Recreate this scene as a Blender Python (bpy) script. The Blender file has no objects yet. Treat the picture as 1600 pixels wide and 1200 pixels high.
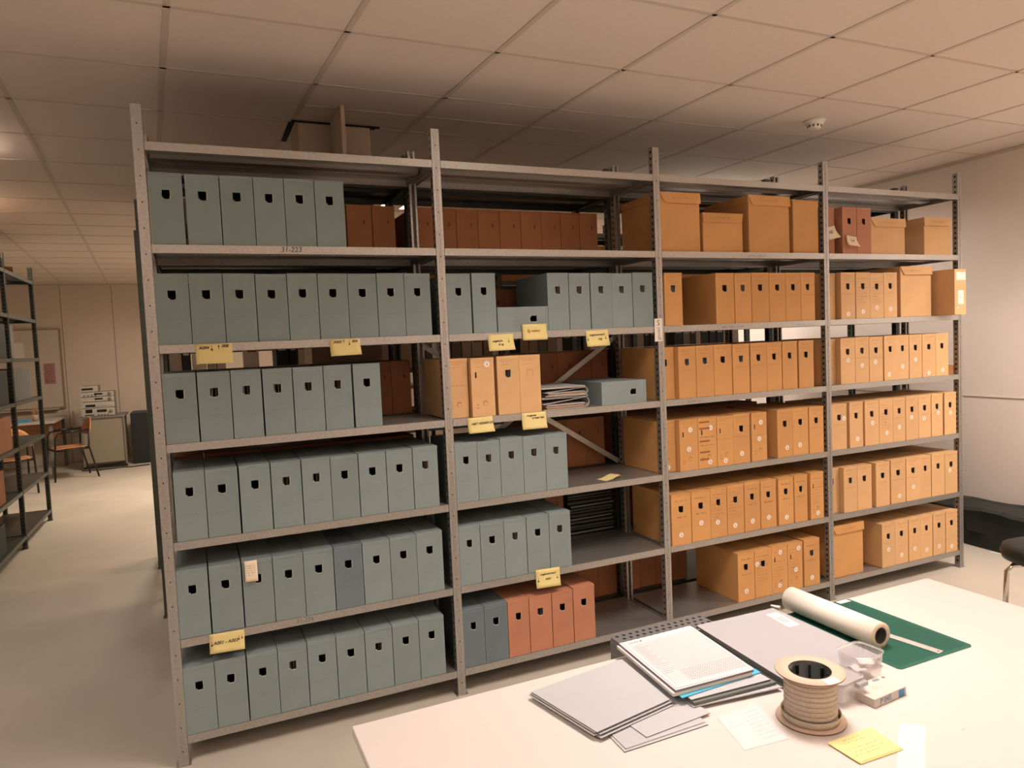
import bpy, math, random
from mathutils import Vector, Matrix

# ------------------------------------------------------------------ camera, light, exposure
S = bpy.context.scene
COL = S.collection
S.view_settings.view_transform = 'Standard'
S.view_settings.look = 'None'
S.view_settings.gamma = 1.0
S.view_settings.exposure = 0.0
S.view_settings.use_curve_mapping = False

CAM = Vector((0.14699, -3.11886, 1.65945))
RX = Vector((0.91248131, -0.40673956, -0.04405436))
UP = Vector((0.06444993, 0.03657408, 0.99725049))
FW = Vector((0.40400998, 0.91281174, -0.0595875))
cd = bpy.data.cameras.new('camera')
cam = bpy.data.objects.new('camera', cd)
COL.objects.link(cam)
m = Matrix((RX, UP, -FW)).transposed().to_4x4()
m.translation = CAM
cam.matrix_world = m
cd.sensor_width = 36.0
cd.lens = 36.0 * 1112.18 / 1600.0
cd.clip_start = 0.02
cd.clip_end = 100
S.camera = cam

wd = bpy.data.worlds.new('world')
wd.use_nodes = True
wd.node_tree.nodes['Background'].inputs[0].default_value = (0.9, 0.8, 0.7, 1)
wd.node_tree.nodes['Background'].inputs[1].default_value = 0.0
S.world = wd

ZC = 2.90            # ceiling height
FAR = 10.4           # far wall
RIGHT = 5.65         # right wall
# luminaires: x0, y0, x1, y1, hang (0 = recessed in the ceiling), W down, spread in degrees, W up, colour, place
WARM = (1.0, 0.855, 0.755)
AMBER = (1.0, 0.76, 0.55)
LAMPS = [
    (1.40, -1.90, 2.02, -0.96, 0, 34, 116, 0, WARM, 'front row above the work table'),
    (4.65, -1.80, 5.27, -1.00, 0, 58, 130, 0, WARM, 'front row near the right wall'),
    (-1.15, -2.10, -0.55, -1.30, 0, 19, 115, 0, WARM, 'front row at the corridor end'),
    (1.35, 2.25, 1.95, 2.85, 0.08, 12, 150, 6, AMBER, 'aisle behind the middle of the rack'),
    (3.95, 1.95, 4.55, 2.45, 0.08, 95, 170, 8, WARM, 'aisle behind the rack near the right wall'),
    (-1.50, 1.35, -0.92, 1.95, 0.10, 4, 90, 20, WARM, 'over the far left aisle, nearer one'),
    (-1.95, 2.9, -1.38, 3.7, 0.10, 12, 150, 44, AMBER, 'over the far left aisle, further one'),
    (0.9, 3.9, 1.5, 5.1, 0.10, 26, 150, 8, AMBER, 'third aisle, middle'),
    (3.6, 3.9, 4.2, 5.1, 0.10, 26, 150, 8, AMBER, 'third aisle near the right wall'),
    (-0.2, 6.3, 0.4, 7.5, 0.10, 95, 170, 10, (1.0, 0.82, 0.64), 'far end of the corridor'),
    (-1.2, -4.1, 0.0, -3.6, 0.45, 4, 125, 26, WARM, 'added uplight row behind the table, corridor end'),  # this row and the next two: unseen pendants added to brighten the ceiling
    (1.4, -4.1, 2.6, -3.6, 0.45, 7, 125, 25, WARM, 'added uplight row behind the table, middle'),
    (4.0, -4.1, 5.2, -3.6, 0.45, 8, 125, 19, WARM, 'added uplight row behind the table, near the right wall'),
]

# ------------------------------------------------------------------ materials
MAT = {}


def mat(name, col, rough=0.6, metal=0.0, noise=0.0, scale=8.0, rand=0.0, bump=0.0, bscale=60.0, trans=0.0,
        emit=None, stretch=(1, 1, 1), col2=None, alpha=1.0, spec=0.5):
    if name in MAT:
        return MAT[name]
    M = bpy.data.materials.new(name)
    M.use_nodes = True
    N, L = M.node_tree.nodes, M.node_tree.links
    b = N['Principled BSDF']
    b.inputs['Base Color'].default_value = (*col, 1)
    b.inputs['Roughness'].default_value = rough
    b.inputs['Metallic'].default_value = metal
    b.inputs['Specular IOR Level'].default_value = spec
    tc = N.new('ShaderNodeTexCoord')
    mp = N.new('ShaderNodeMapping')
    mp.inputs['Scale'].default_value = stretch
    L.new(tc.outputs['Object'], mp.inputs['Vector'])
    src = None
    if noise or col2:
        nz = N.new('ShaderNodeTexNoise')
        nz.inputs['Scale'].default_value = scale
        nz.inputs['Detail'].default_value = 5
        L.new(mp.outputs[0], nz.inputs['Vector'])
        mx = N.new('ShaderNodeMix')
        mx.data_type = 'RGBA'
        c2 = col2 if col2 else tuple(max(0, c * (1 - noise)) for c in col)
        c1 = col if col2 else tuple(min(1, c * (1 + noise)) for c in col)
        mx.inputs['A'].default_value = (*c1, 1)
        mx.inputs['B'].default_value = (*c2, 1)
        rp = N.new('ShaderNodeMapRange')
        rp.inputs['From Min'].default_value = 0.35
        rp.inputs['From Max'].default_value = 0.65
        L.new(nz.outputs['Fac'], rp.inputs['Value'])
        L.new(rp.outputs[0], mx.inputs['Factor'])
        src = mx.outputs['Result']
    if rand:
        oi = N.new('ShaderNodeObjectInfo')
        mr = N.new('ShaderNodeMapRange')
        mr.inputs['To Min'].default_value = 1 - rand
        mr.inputs['To Max'].default_value = 1 + rand
        L.new(oi.outputs['Random'], mr.inputs['Value'])
        hs = N.new('ShaderNodeHueSaturation')
        if src:
            L.new(src, hs.inputs['Color'])
        else:
            hs.inputs['Color'].default_value = (*col, 1)
        L.new(mr.outputs[0], hs.inputs['Value'])
        src = hs.outputs[0]
    if src:
        L.new(src, b.inputs['Base Color'])
    if bump:
        n2 = N.new('ShaderNodeTexNoise')
        n2.inputs['Scale'].default_value = bscale
        n2.inputs['Detail'].default_value = 4
        L.new(mp.outputs[0], n2.inputs['Vector'])
        bp = N.new('ShaderNodeBump')
        bp.inputs['Strength'].default_value = bump
        bp.inputs['Distance'].default_value = 0.002
        L.new(n2.outputs['Fac'], bp.inputs['Height'])
        L.new(bp.outputs[0], b.inputs['Normal'])
    if trans:
        b.inputs['Transmission Weight'].default_value = trans
        b.inputs['IOR'].default_value = 1.1
    if emit:
        b.inputs['Emission Color'].default_value = (*emit[0], 1)
        b.inputs['Emission Strength'].default_value = emit[1]
    MAT[name] = M
    return M


def clear_plastic(name, tint, w):
    M = bpy.data.materials.new(name)
    M.use_nodes = True
    N, L = M.node_tree.nodes, M.node_tree.links
    out = N['Material Output']
    b = N['Principled BSDF']
    b.inputs['Base Color'].default_value = (*tint, 1)
    b.inputs['Roughness'].default_value = 0.3
    t = N.new('ShaderNodeBsdfTransparent')
    mx = N.new('ShaderNodeMixShader')
    mx.inputs[0].default_value = w
    L.new(t.outputs[0], mx.inputs[1])
    L.new(b.outputs[0], mx.inputs[2])
    L.new(mx.outputs[0], out.inputs[0])
    MAT[name] = M
    return M


mat('grey_board', (0.215, 0.270, 0.273), 0.75, noise=0.05, scale=5, rand=0.05)
mat('pale_outline', (0.30, 0.40, 0.40), 0.8)  # pale line painted on grey box edges: mostly sharpening halo, some wear
mat('grey_board_dark', (0.140, 0.180, 0.205), 0.75, noise=0.06, scale=5, rand=0.05)
mat('orange_board', (0.58, 0.30, 0.105), 0.7, noise=0.06, scale=6, rand=0.06)
mat('tan_board', (0.64, 0.39, 0.185), 0.7, noise=0.06, scale=6, rand=0.05)
mat('rust_board', (0.45, 0.195, 0.11), 0.75, noise=0.07, scale=6, rand=0.05)
mat('back_board', (0.42, 0.175, 0.075), 0.8, noise=0.08, scale=6, rand=0.10)
mat('brown_board', (0.30, 0.12, 0.05), 0.8, noise=0.08, scale=6, rand=0.10)
mat('raw_edge', (0.62, 0.58, 0.50), 0.8)
mat('documents', (0.22, 0.165, 0.12), 0.85, noise=0.6, scale=9, stretch=(30, 1, 1))
mat('ink', (0.02, 0.018, 0.016), 0.7)
mat('faint_ink_grey', (0.15, 0.17, 0.175), 0.8)
mat('faint_ink_brown', (0.30, 0.12, 0.03), 0.8)
mat('sticker_white', (0.80, 0.74, 0.66), 0.5)
mat('sticker_red', (0.30, 0.06, 0.04), 0.6)
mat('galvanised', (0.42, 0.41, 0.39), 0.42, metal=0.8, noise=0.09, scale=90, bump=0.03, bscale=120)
mat('galvanised_shaded', (0.11, 0.125, 0.115), 0.4, metal=0.8, noise=0.1, scale=60)  # same steel for the rear racks, their greenish shade put into the colour
mat('hole_dark', (0.012, 0.014, 0.013), 0.9)
mat('hole_lit', (0.50, 0.42, 0.33), 0.9)
mat('floor_mat', (0.52, 0.475, 0.41), 0.55, noise=0.07, scale=1.3, bump=0.05, bscale=30)
mat('ceiling_tile', (0.77, 0.675, 0.60), 0.95, noise=0.015, scale=40, bump=0.15, bscale=200)
mat('ceiling_bar', (0.62, 0.53, 0.45), 0.6)
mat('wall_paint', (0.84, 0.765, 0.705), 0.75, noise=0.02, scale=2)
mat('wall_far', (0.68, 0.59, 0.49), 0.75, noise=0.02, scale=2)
mat('seam', (0.33, 0.26, 0.20), 0.8)
mat('seam_light', (0.74, 0.66, 0.58), 0.7)
mat('white_plastic', (0.78, 0.74, 0.68), 0.45)
mat('table_top', (0.58, 0.53, 0.505), 0.45, noise=0.012, scale=3)
mat('table_edge', (0.45, 0.40, 0.36), 0.5)
mat('yellow_note', (0.74, 0.62, 0.27), 0.8)
mat('cream_note', (0.80, 0.70, 0.52), 0.8)
mat('paper_white', (0.60, 0.56, 0.575), 0.8)
mat('paper_grid', (0.20, 0.17, 0.20), 0.8)
mat('folder_grey', (0.40, 0.405, 0.43), 0.7, noise=0.02, scale=4, rand=0.03)
mat('folder_dark', (0.13, 0.14, 0.13), 0.6)
mat('folder_blue', (0.08, 0.42, 0.62), 0.4)
mat('portfolio_grey', (0.345, 0.335, 0.36), 0.55)
mat('mat_green', (0.006, 0.095, 0.065), 0.55)
mat('mat_line', (0.003, 0.045, 0.030), 0.6)
mat('mat_light', (0.08, 0.22, 0.17), 0.6)
mat('aluminium', (0.70, 0.68, 0.66), 0.35, metal=0.5)
mat('roll_paper', (0.72, 0.67, 0.60), 0.6)
mat('roll_end', (0.62, 0.52, 0.40), 0.8, noise=0.08, scale=300)
mat('core_dark', (0.035, 0.03, 0.025), 0.8)
mat('kraft', (0.56, 0.42, 0.33), 0.75, noise=0.03, scale=8)
mat('kraft_edge', (0.22, 0.14, 0.08), 0.8)
mat('hub_black', (0.010, 0.013, 0.012), 0.35)
mat('cotton', (0.50, 0.42, 0.34), 0.9, noise=0.13, scale=420, bump=0.5, bscale=500)
mat('black_plastic', (0.008, 0.012, 0.011), 0.5, bump=0.7, bscale=6)
mat('black_film', (0.006, 0.010, 0.009), 0.45, bump=0.5, bscale=9)
mat('chrome', (0.60, 0.57, 0.52), 0.18, metal=1.0)
mat('black_tube', (0.012, 0.014, 0.014), 0.4)
mat('beech', (0.60, 0.27, 0.12), 0.5, noise=0.12, scale=12, stretch=(1, 1, 8))
mat('whiteboard', (0.62, 0.55, 0.48), 0.35)
mat('poster_pink', (0.45, 0.22, 0.22), 0.8)
mat('poster_ink', (0.10, 0.05, 0.06), 0.8)
mat('silver_panel', (0.50, 0.47, 0.43), 0.4, metal=0.3)
mat('silver_case', (0.22, 0.21, 0.20), 0.5, metal=0.3)
mat('display_black', (0.01, 0.01, 0.01), 0.3)
mat('cabinet_grey', (0.27, 0.235, 0.18), 0.7)
mat('binder_white', (0.72, 0.66, 0.58), 0.6, rand=0.08)
mat('binder_cream', (0.48, 0.40, 0.31), 0.7, rand=0.12)
mat('binder_dark', (0.008, 0.014, 0.012), 0.6)
mat('binder_grey', (0.20, 0.20, 0.18), 0.7, rand=0.15)
mat('blue_pack', (0.05, 0.20, 0.42), 0.5)
mat('pack_white', (0.56, 0.50, 0.46), 0.6)
mat('pack_text', (0.16, 0.22, 0.32), 0.6)
mat('perforated_grey', (0.21, 0.21, 0.215), 0.5, metal=0.2)
mat('lamp_frame', (0.75, 0.72, 0.68), 0.5)
mat('tape_translucent', (0.70, 0.66, 0.66), 0.5)
mat('duct_board', (0.50, 0.40, 0.30), 0.85)
clear_plastic('clear_tub', (0.80, 0.76, 0.76), 0.42)
clear_plastic('clear_lid', (0.42, 0.40, 0.41), 0.75)

# ------------------------------------------------------------------ mesh helpers


class MB:
    def __init__(s):
        s.v, s.f, s.mi, s.ms, s.sm = [], [], [], [], []

    def _m(s, name):
        if name not in s.ms:
            s.ms.append(name)
        return s.ms.index(name)

    def face(s, pts, m, smooth=False):
        n = len(s.v)
        s.v += [tuple(p) for p in pts]
        s.f.append(tuple(range(n, n + len(pts))))
        s.mi.append(s._m(m))
        s.sm.append(smooth)

    def box(s, x0, y0, z0, x1, y1, z1, m, M=None):
        P = [(x0, y0, z0), (x1, y0, z0), (x1, y1, z0), (x0, y1, z0), (x0, y0, z1), (x1, y0, z1), (x1, y1, z1), (x0, y1, z1)]
        if M is not None:
            P = [tuple(M @ Vector(p)) for p in P]
        n = len(s.v)
        s.v += P
        for q in ((0, 3, 2, 1), (4, 5, 6, 7), (0, 1, 5, 4), (1, 2, 6, 5), (2, 3, 7, 6), (3, 0, 4, 7)):
            s.f.append(tuple(n + i for i in q))
            s.mi.append(s._m(m))
            s.sm.append(False)

    def prism(s, poly, z0, z1, m, mside=None):
        """poly: list of (x, y), counter-clockwise"""
        n = len(s.v)
        k = len(poly)
        s.v += [(x, y, z0) for x, y in poly] + [(x, y, z1) for x, y in poly]
        s.f.append(tuple(n + i for i in reversed(range(k))))
        s.f.append(tuple(n + k + i for i in range(k)))
        s.mi += [s._m(m)] * 2
        s.sm += [False] * 2
        for i in range(k):
            j = (i + 1) % k
            s.f.append((n + i, n + j, n + k + j, n + k + i))
            s.mi.append(s._m(mside or m))
            s.sm.append(False)

    def grid(s, fn, nx, ny, m, flip=False):
        """shared-vertex surface; fn(i, j) gives the point"""
        base = len(s.v)
        s.v += [tuple(fn(i, j)) for j in range(ny + 1) for i in range(nx + 1)]
        for j in range(ny):
            for i in range(nx):
                a = base + j * (nx + 1) + i
                q = (a, a + 1, a + nx + 2, a + nx + 1)
                s.f.append(q[::-1] if flip else q)
                s.mi.append(s._m(m))
                s.sm.append(True)

    def tube(s, pts, r, m, n=8, cap=True):
        pts = [Vector(p) for p in pts]
        rs = r if isinstance(r, (list, tuple)) else [r] * len(pts)
        base = len(s.v)
        prev = None
        for i, p in enumerate(pts):
            a = pts[min(i + 1, len(pts) - 1)] - pts[max(i - 1, 0)]
            a.normalize()
            if prev is None:
                t = Vector((0, 0, 1)) if abs(a.z) < 0.9 else Vector((1, 0, 0))
                u = a.cross(t).normalized()
            else:
                u = (prev - a * prev.dot(a)).normalized()
            prev = u
            w = a.cross(u)
            for k in range(n):
                t = 2 * math.pi * k / n
                s.v.append(tuple(p + (u * math.cos(t) + w * math.sin(t)) * rs[i]))
        for i in range(len(pts) - 1):
            for k in range(n):
                a0 = base + i * n + k
                a1 = base + i * n + (k + 1) % n
                s.f.append((a0, a1, a1 + n, a0 + n))
                s.mi.append(s._m(m))
                s.sm.append(True)
        if cap:
            s.f.append(tuple(base + k for k in reversed(range(n))))
            s.f.append(tuple(base + (len(pts) - 1) * n + k for k in range(n)))
            s.mi += [s._m(m)] * 2
            s.sm += [False] * 2

    def lathe(s, prof, m, n=32, cx=0, cy=0, close=False):
        """prof: (r, z) list"""
        base = len(s.v)
        k = len(prof)
        for i in range(n):
            t = 2 * math.pi * i / n
            for r, z in prof:
                s.v.append((cx + r * math.cos(t), cy + r * math.sin(t), z))
        rng = range(k) if close else range(k - 1)
        for i in range(n):
            j = (i + 1) % n
            for q in rng:
                q2 = (q + 1) % k
                s.f.append((base + i * k + q, base + j * k + q, base + j * k + q2, base + i * k + q2))
                s.mi.append(s._m(m if isinstance(m, str) else m[q]))
                s.sm.append(True)

    def disc(s, cx, cy, z, r, m, n=20, axis='z'):
        pts = []
        for i in range(n):
            t = 2 * math.pi * i / n
            a, b = r * math.cos(t), r * math.sin(t)
            pts.append((cx + a, cy + b, z) if axis == 'z' else (cx + a, z, cy + b))
        s.face(pts, m)

    def mesh(s, name):
        me = bpy.data.meshes.new(name)
        me.from_pydata(s.v, [], s.f)
        for k in s.ms:
            me.materials.append(MAT[k])
        me.polygons.foreach_set('material_index', s.mi)
        me.polygons.foreach_set('use_smooth', s.sm)
        me.update()
        return me


def link(name, me, parent=None, loc=None, rot=None, scale=None):
    o = bpy.data.objects.new(name, me)
    COL.objects.link(o)
    if parent:
        o.parent = parent
    if loc:
        o.location = loc
    if rot:
        o.rotation_euler = rot
    if scale:
        o.scale = scale
    return o


def thing(name, label, cat, loc=(0, 0, 0), rz=0.0, group=None, scale=None):
    o = link(name, None, None, loc, (0, 0, rz), scale)
    o.empty_display_size = 0.05
    return tag(o, label, cat, group)


def tag(o, label, cat, group=None, kind=None):
    o['label'] = label
    o['category'] = cat
    if group:
        o['group'] = group
    if kind:
        o['kind'] = kind
    return o


def struct(name, mb, label=None):
    o = link(name, mb.mesh(name))
    o['kind'] = 'structure'
    if label:
        o['label'] = label
    return o


def bevel(o, w=0.002, seg=2):
    b = o.modifiers.new('bevel', 'BEVEL')
    b.width = w
    b.segments = seg
    b.limit_method = 'ANGLE'
    return o


ORD = ['first', 'second', 'third', 'fourth', 'fifth', 'sixth', 'seventh', 'eighth', 'ninth', 'tenth', 'eleventh', 'twelfth',
       'thirteenth', 'fourteenth', 'fifteenth', 'sixteenth', 'seventeenth', 'eighteenth', 'nineteenth', 'twentieth']
TENS = {2: 'twenty', 3: 'thirty', 4: 'forty', 5: 'fifty'}


def ordinal(n):
    if n <= 20:
        return ORD[n - 1]
    t, u = divmod(n, 10)
    if u == 0:
        return {3: 'thirtieth', 4: 'fortieth', 5: 'fiftieth'}[t]
    return TENS[t] + '-' + ORD[u - 1]


# text and handwriting ------------------------------------------------
_txt = {}


def text_mesh(txt, size, matname, shear=0.0, bold=0.0):
    key = (txt, size, matname, shear, bold)
    if key in _txt:
        return _txt[key]
    c = bpy.data.curves.new('lettering', 'FONT')
    c.body = txt
    c.size = size
    c.shear = shear
    c.offset = bold
    c.align_x = 'CENTER'
    c.align_y = 'CENTER'
    c.resolution_u = 3
    o = bpy.data.objects.new('lettering_source', c)
    me = bpy.data.meshes.new_from_object(o)
    me.materials.clear()
    me.materials.append(MAT[matname])
    bpy.data.objects.remove(o)
    bpy.data.curves.remove(c)
    _txt[key] = me
    return me


def scribble(mb, x0, z0, w, h, m, seed, thick=0.0007, y=-0.0004, plane='xz'):
    """a line of small illegible handwriting as a ribbon, drawn in the xz plane (front of a box) or xy plane"""
    rnd = random.Random(seed)
    x = x0
    last = None
    while x < x0 + w:
        nlet = rnd.randint(3, 7)
        pts = []
        for i in range(nlet * 2):
            pts.append((x, z0 + (h if (i % 2) else 0) * rnd.uniform(0.3, 1.0)))
            x += h * rnd.uniform(0.25, 0.5)
            if x > x0 + w:
                break
        for a, b in zip(pts, pts[1:]):
            dx, dz = b[0] - a[0], b[1] - a[1]
            l = math.hypot(dx, dz) or 1
            nx, nz = -dz / l * thick / 2, dx / l * thick / 2
            q = [(a[0] - nx, a[1] - nz), (b[0] - nx, b[1] - nz), (b[0] + nx, b[1] + nz), (a[0] + nx, a[1] + nz)]
            mb.face([(p[0], y, p[1]) if plane == 'xz' else (p[0], p[1], y) for p in q], m)
        x += h * 0.9


def arrow(mb, x, z, l, m, y=-0.0004, up=False, t=0.0016):
    s = 1 if up else -1
    a, b = z - s * l / 2, z + s * l / 2
    mb.face([(x - t / 2, y, min(a, b)), (x + t / 2, y, min(a, b)), (x + t / 2, y, max(a, b)), (x - t / 2, y, max(a, b))], m)
    hw = l * 0.26
    mb.face([(x - hw, y, b - s * hw * 1.2), (x + hw, y, b - s * hw * 1.2), (x, y, b + s * hw * 0.5)][::(1 if up else -1)], m)


# ------------------------------------------------------------------ the room
XL, YF = -5.2, -4.6
b = MB(); b.box(XL, YF, -0.1, RIGHT, FAR, 0, 'floor_mat'); struct('floor', b)
b = MB(); b.box(XL, YF, ZC, RIGHT, FAR, ZC + 0.1, 'ceiling_tile'); struct('ceiling', b)
b = MB(); b.box(RIGHT, YF - 0.1, -0.1, RIGHT + 0.12, FAR + 0.12, ZC + 0.1, 'wall_paint')
struct('wall_right', b)
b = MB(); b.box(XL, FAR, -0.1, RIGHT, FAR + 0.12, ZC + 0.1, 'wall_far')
x = -1.78 - 0.73 * 4
while x < RIGHT - 0.1:
    b.box(x - 0.006, FAR - 0.002, 0, x + 0.006, FAR + 0.01, ZC, 'seam')
    b.box(x + 0.006, FAR - 0.002, 0, x + 0.010, FAR + 0.01, ZC, 'seam_light')
    x += 0.73
struct('wall_far', b)
b = MB(); b.box(XL - 0.12, YF - 0.1, -0.1, XL, FAR + 0.12, ZC + 0.1, 'wall_paint'); struct('wall_left', b)
b = MB(); b.box(XL, YF - 0.12, -0.1, RIGHT, YF, ZC + 0.1, 'wall_paint'); struct('wall_behind', b)
# horizontal panel joint on the right wall and the trims where walls meet the ceiling
b = MB()
b.box(RIGHT - 0.004, YF, 1.072, RIGHT, FAR, 1.078, 'seam')
b.box(RIGHT - 0.004, YF, 1.078, RIGHT, FAR, 1.084, 'seam_light')
struct('trim_1', b)
b = MB(); b.box(RIGHT - 0.025, YF, ZC - 0.022, RIGHT, FAR, ZC - 0.002, 'ceiling_bar'); struct('trim_2', b)
b = MB(); b.box(XL, FAR - 0.025, ZC - 0.022, RIGHT, FAR, ZC - 0.002, 'ceiling_bar'); struct('trim_3', b)

# suspended ceiling bars
b = MB()
z0, z1 = ZC - 0.003, ZC - 0.0005


def bar(mb, x0, y0, x1, y1, w, m='ceiling_bar'):
    d = Vector((x1 - x0, y1 - y0)).normalized()
    n = Vector((-d.y, d.x)) * w / 2
    mb.prism([(x0 - n.x, y0 - n.y), (x0 + n.x, y0 + n.y), (x1 + n.x, y1 + n.y), (x1 - n.x, y1 - n.y)][::-1], z0, z1, m)


SX, SY = 0.64, 0.60
for i in range(-9, 10):
    xa = 0.12 + SX * i          # x at y = 0
    p0 = (xa - 0.055 * YF, YF)
    p1 = (xa - 0.055 * FAR, FAR)
    if max(p0[0], p1[0]) > RIGHT or min(p0[0], p1[0]) < XL:
        t0 = YF
        if p0[0] > RIGHT:
            t0 = (xa - RIGHT) / 0.055 + 0.02
        t1 = FAR
        if p1[0] < XL:
            t1 = (xa - XL) / 0.055
        if t1 <= t0 + 0.3:
            continue
        p0 = (xa - 0.055 * t0, t0)
        p1 = (xa - 0.055 * t1, t1)
    bar(b, p0[0], p0[1], p1[0], p1[1], 0.024)
for j in range(-8, 18):
    ya = 0.335 + SY * j
    if YF < ya < FAR - 0.15:
        bar(b, XL, ya - 0.01 * 5, RIGHT, ya + 0.01 * 5, 0.015)
bar(b, 0.70, 0.655, 2.4, 0.675, 0.013)
struct('ceiling_grid_bars', b)

# boxed-in pipe standing behind the rack, with the cut ceiling tile around it
b = MB()
b.box(0.735, 0.905, 0.0, 1.125, 1.20, ZC, 'duct_board')
b.box(0.905, 0.60, 2.52, 0.925, 0.905, ZC, 'duct_board')
b.box(0.70, 0.895, ZC - 0.012, 0.905, 0.905, ZC - 0.004, 'hole_dark')
b.box(0.925, 0.893, ZC - 0.012, 1.18, 0.905, ZC - 0.004, 'hole_dark')
b.box(0.690, 0.93, ZC - 0.004, 0.722, 1.32, ZC - 0.002, 'hole_dark')
b.box(1.127, 0.90, ZC - 0.004, 1.165, 0.96, ZC - 0.002, 'hole_dark')
struct('column_casing', b)

# luminaires ----------------------------------------------------------
for i, (x0, y0, x1, y1, hang, wd_, spread, wu, c, where) in enumerate(LAMPS):
    t = thing('ceiling_light', ('hanging' if hang > 0.3 else 'surface mounted' if hang else 'recessed') + ' ceiling light, ' + where, 'ceiling light',
              ((x0 + x1) / 2, (y0 + y1) / 2, ZC - (hang or 0.008)))
    w, d = (x1 - x0) / 2, (y1 - y0) / 2
    hh = 0.006 if not hang else 0.05
    b = MB()
    for q in ((-w, -d, w, -d + 0.02), (-w, d - 0.02, w, d), (-w, -d + 0.02, -0.209, d - 0.02), (0.209, -d + 0.02, w, d - 0.02),
              (-0.155, -d + 0.02, -0.0275, d - 0.02), (0.0275, -d + 0.02, 0.155, d - 0.02)):
        b.box(q[0], q[1], 0.0, q[2], q[3], hh, 'lamp_frame')
    link('frame', b.mesh('light_frame'), t)
    if hang:
        b = MB()
        for (px, py) in ((-w * 0.8, 0), (w * 0.8, 0)):
            b.tube([(px, py, hh), (px, py, hang)], 0.004, 'lamp_frame', 6)
        link('hanger', b.mesh('light_hanger'), t)
    mat('lamp_glow%d' % i, (0.9, 0.9, 0.9), emit=(c, 9.0))
    b = MB()
    for q in ((-0.209, -0.155), (-0.0275, 0.0275), (0.155, 0.209)):
        b.box(q[0], -d + 0.02, 0.001, q[1], d - 0.02, 0.004, 'lamp_glow%d' % i)
    link('tube', b.mesh('light_tube'), t)
    for (pw, up, sp) in ((wd_, False, spread), (wu, True, 175)):
        if not pw:
            continue
        ld = bpy.data.lights.new('lamp_light', 'AREA')
        ld.shape = 'RECTANGLE'
        ld.size, ld.size_y = 2 * w - 0.05, 2 * d - 0.05
        ld.energy = pw
        ld.color = c
        ld.spread = math.radians(sp)
        o = link('light_source', ld, t, (0, 0, hh + 0.003 if up else -0.003), (math.pi, 0, 0) if up else (0, 0, 0))

# smoke detector
t = thing('smoke_detector', 'white round smoke detector on the ceiling above the rack', 'smoke detector', (3.63, 0.10, ZC))
b = MB(); b.lathe([(0.0, -0.012), (0.060, -0.012), (0.063, -0.008), (0.063, -0.001), (0, -0.001)], 'white_plastic', 32)
link('base_plate', b.mesh('detector_base'), t)
b = MB(); b.lathe([(0.052, -0.012), (0.052, -0.022), (0.040, -0.026), (0.038, -0.042), (0.030, -0.050), (0, -0.051)], 'white_plastic', 32)
for k in range(10):
    M = Matrix.Rotation(k * math.pi / 5, 4, 'Z')
    b.box(0.036, -0.004, -0.040, 0.0405, 0.004, -0.028, 'hole_dark', M)
link('sensor_head', b.mesh('detector_head'), t)

# ------------------------------------------------------------------ steel racks
W = 1.2
H = [0.121, 0.519, 0.916, 1.311, 1.705, 2.098, 2.493]     # shelf tops, from the bottom
DEP = 0.42
PT = 2.633


def post_mesh(ht, sgn, metal):
    """C-shaped perforated upright; the closed face looks to -y when sgn = 1, to +y when -1"""
    b = MB()
    w = 0.019
    d = 0.036
    y = lambda v: v * sgn

    def bx(x0, ya, z0, x1, yb, z1, m):
        b.box(x0, min(y(ya), y(yb)), z0, x1, max(y(ya), y(yb)), z1, m)
    bx(-w, 0, 0, w, 0.002, ht, metal)
    bx(-w, 0.002, 0, -w + 0.002, d, ht, metal)
    bx(w - 0.002, 0.002, 0, w, d, ht, metal)
    bx(-w, d - 0.002, 0, -w + 0.010, d, ht, metal)
    bx(w - 0.010, d - 0.002, 0, w, d, ht, metal)
    bx(-0.006, -0.0015, 0.01, -0.004, 0, ht - 0.01, metal)
    bx(0.004, -0.0015, 0.01, 0.006, 0, ht - 0.01, metal)
    z = 0.06
    while z < ht - 0.04:
        pts = []
        for k in range(8):
            t = 2 * math.pi * k / 8
            pts.append((0.0026 * math.cos(t), y(-0.0004), z + 0.0034 * math.sin(t)))
        b.face(pts if sgn > 0 else pts[::-1], 'hole_dark')
        z += 0.1
    z = 0.04
    while z < ht - 0.02:
        for sx in (-1, 1):
            X = sx * (w + 0.0003)
            q = [(X, y(0.012), z), (X, y(0.024), z), (X, y(0.024), z + 0.013), (X, y(0.012), z + 0.013)]
            b.face(q if (sx * sgn) > 0 else q[::-1], 'hole_dark')
        z += 0.0333
    return b.mesh('upright_post')


def shelf_mesh(metal):
    b = MB()
    x0, x1 = 0.021, W - 0.021
    y1 = DEP
    b.box(x0, 0.0, -0.0015, x1, y1, 0, metal)
    for ya, yb in ((0.0, 0.0015), (y1 - 0.0015, y1)):
        b.box(x0, ya, -0.033, x1, yb, -0.0015, metal)
    b.box(x0, 0.0015, -0.033, x1, 0.016, -0.0315, metal)
    b.box(x0, y1 - 0.016, -0.033, x1, y1 - 0.0015, -0.0315, metal)
    for xa in (x0, x1 - 0.0015):
        b.box(xa, 0.0015, -0.033, xa + 0.0015, y1 - 0.0015, -0.0015, metal)
    b.box(x0 + 0.01, 0.18, -0.018, x1 - 0.01, 0.24, -0.0015, metal)
    b.box(x0 + 0.01, 0.10, -0.006, x1 - 0.01, 0.11, -0.0015, metal)
    b.box(x0 + 0.01, 0.31, -0.006, x1 - 0.01, 0.32, -0.0015, metal)
    return b.mesh('steel_shelf')


_pm = {}
_sm = {}


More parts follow.
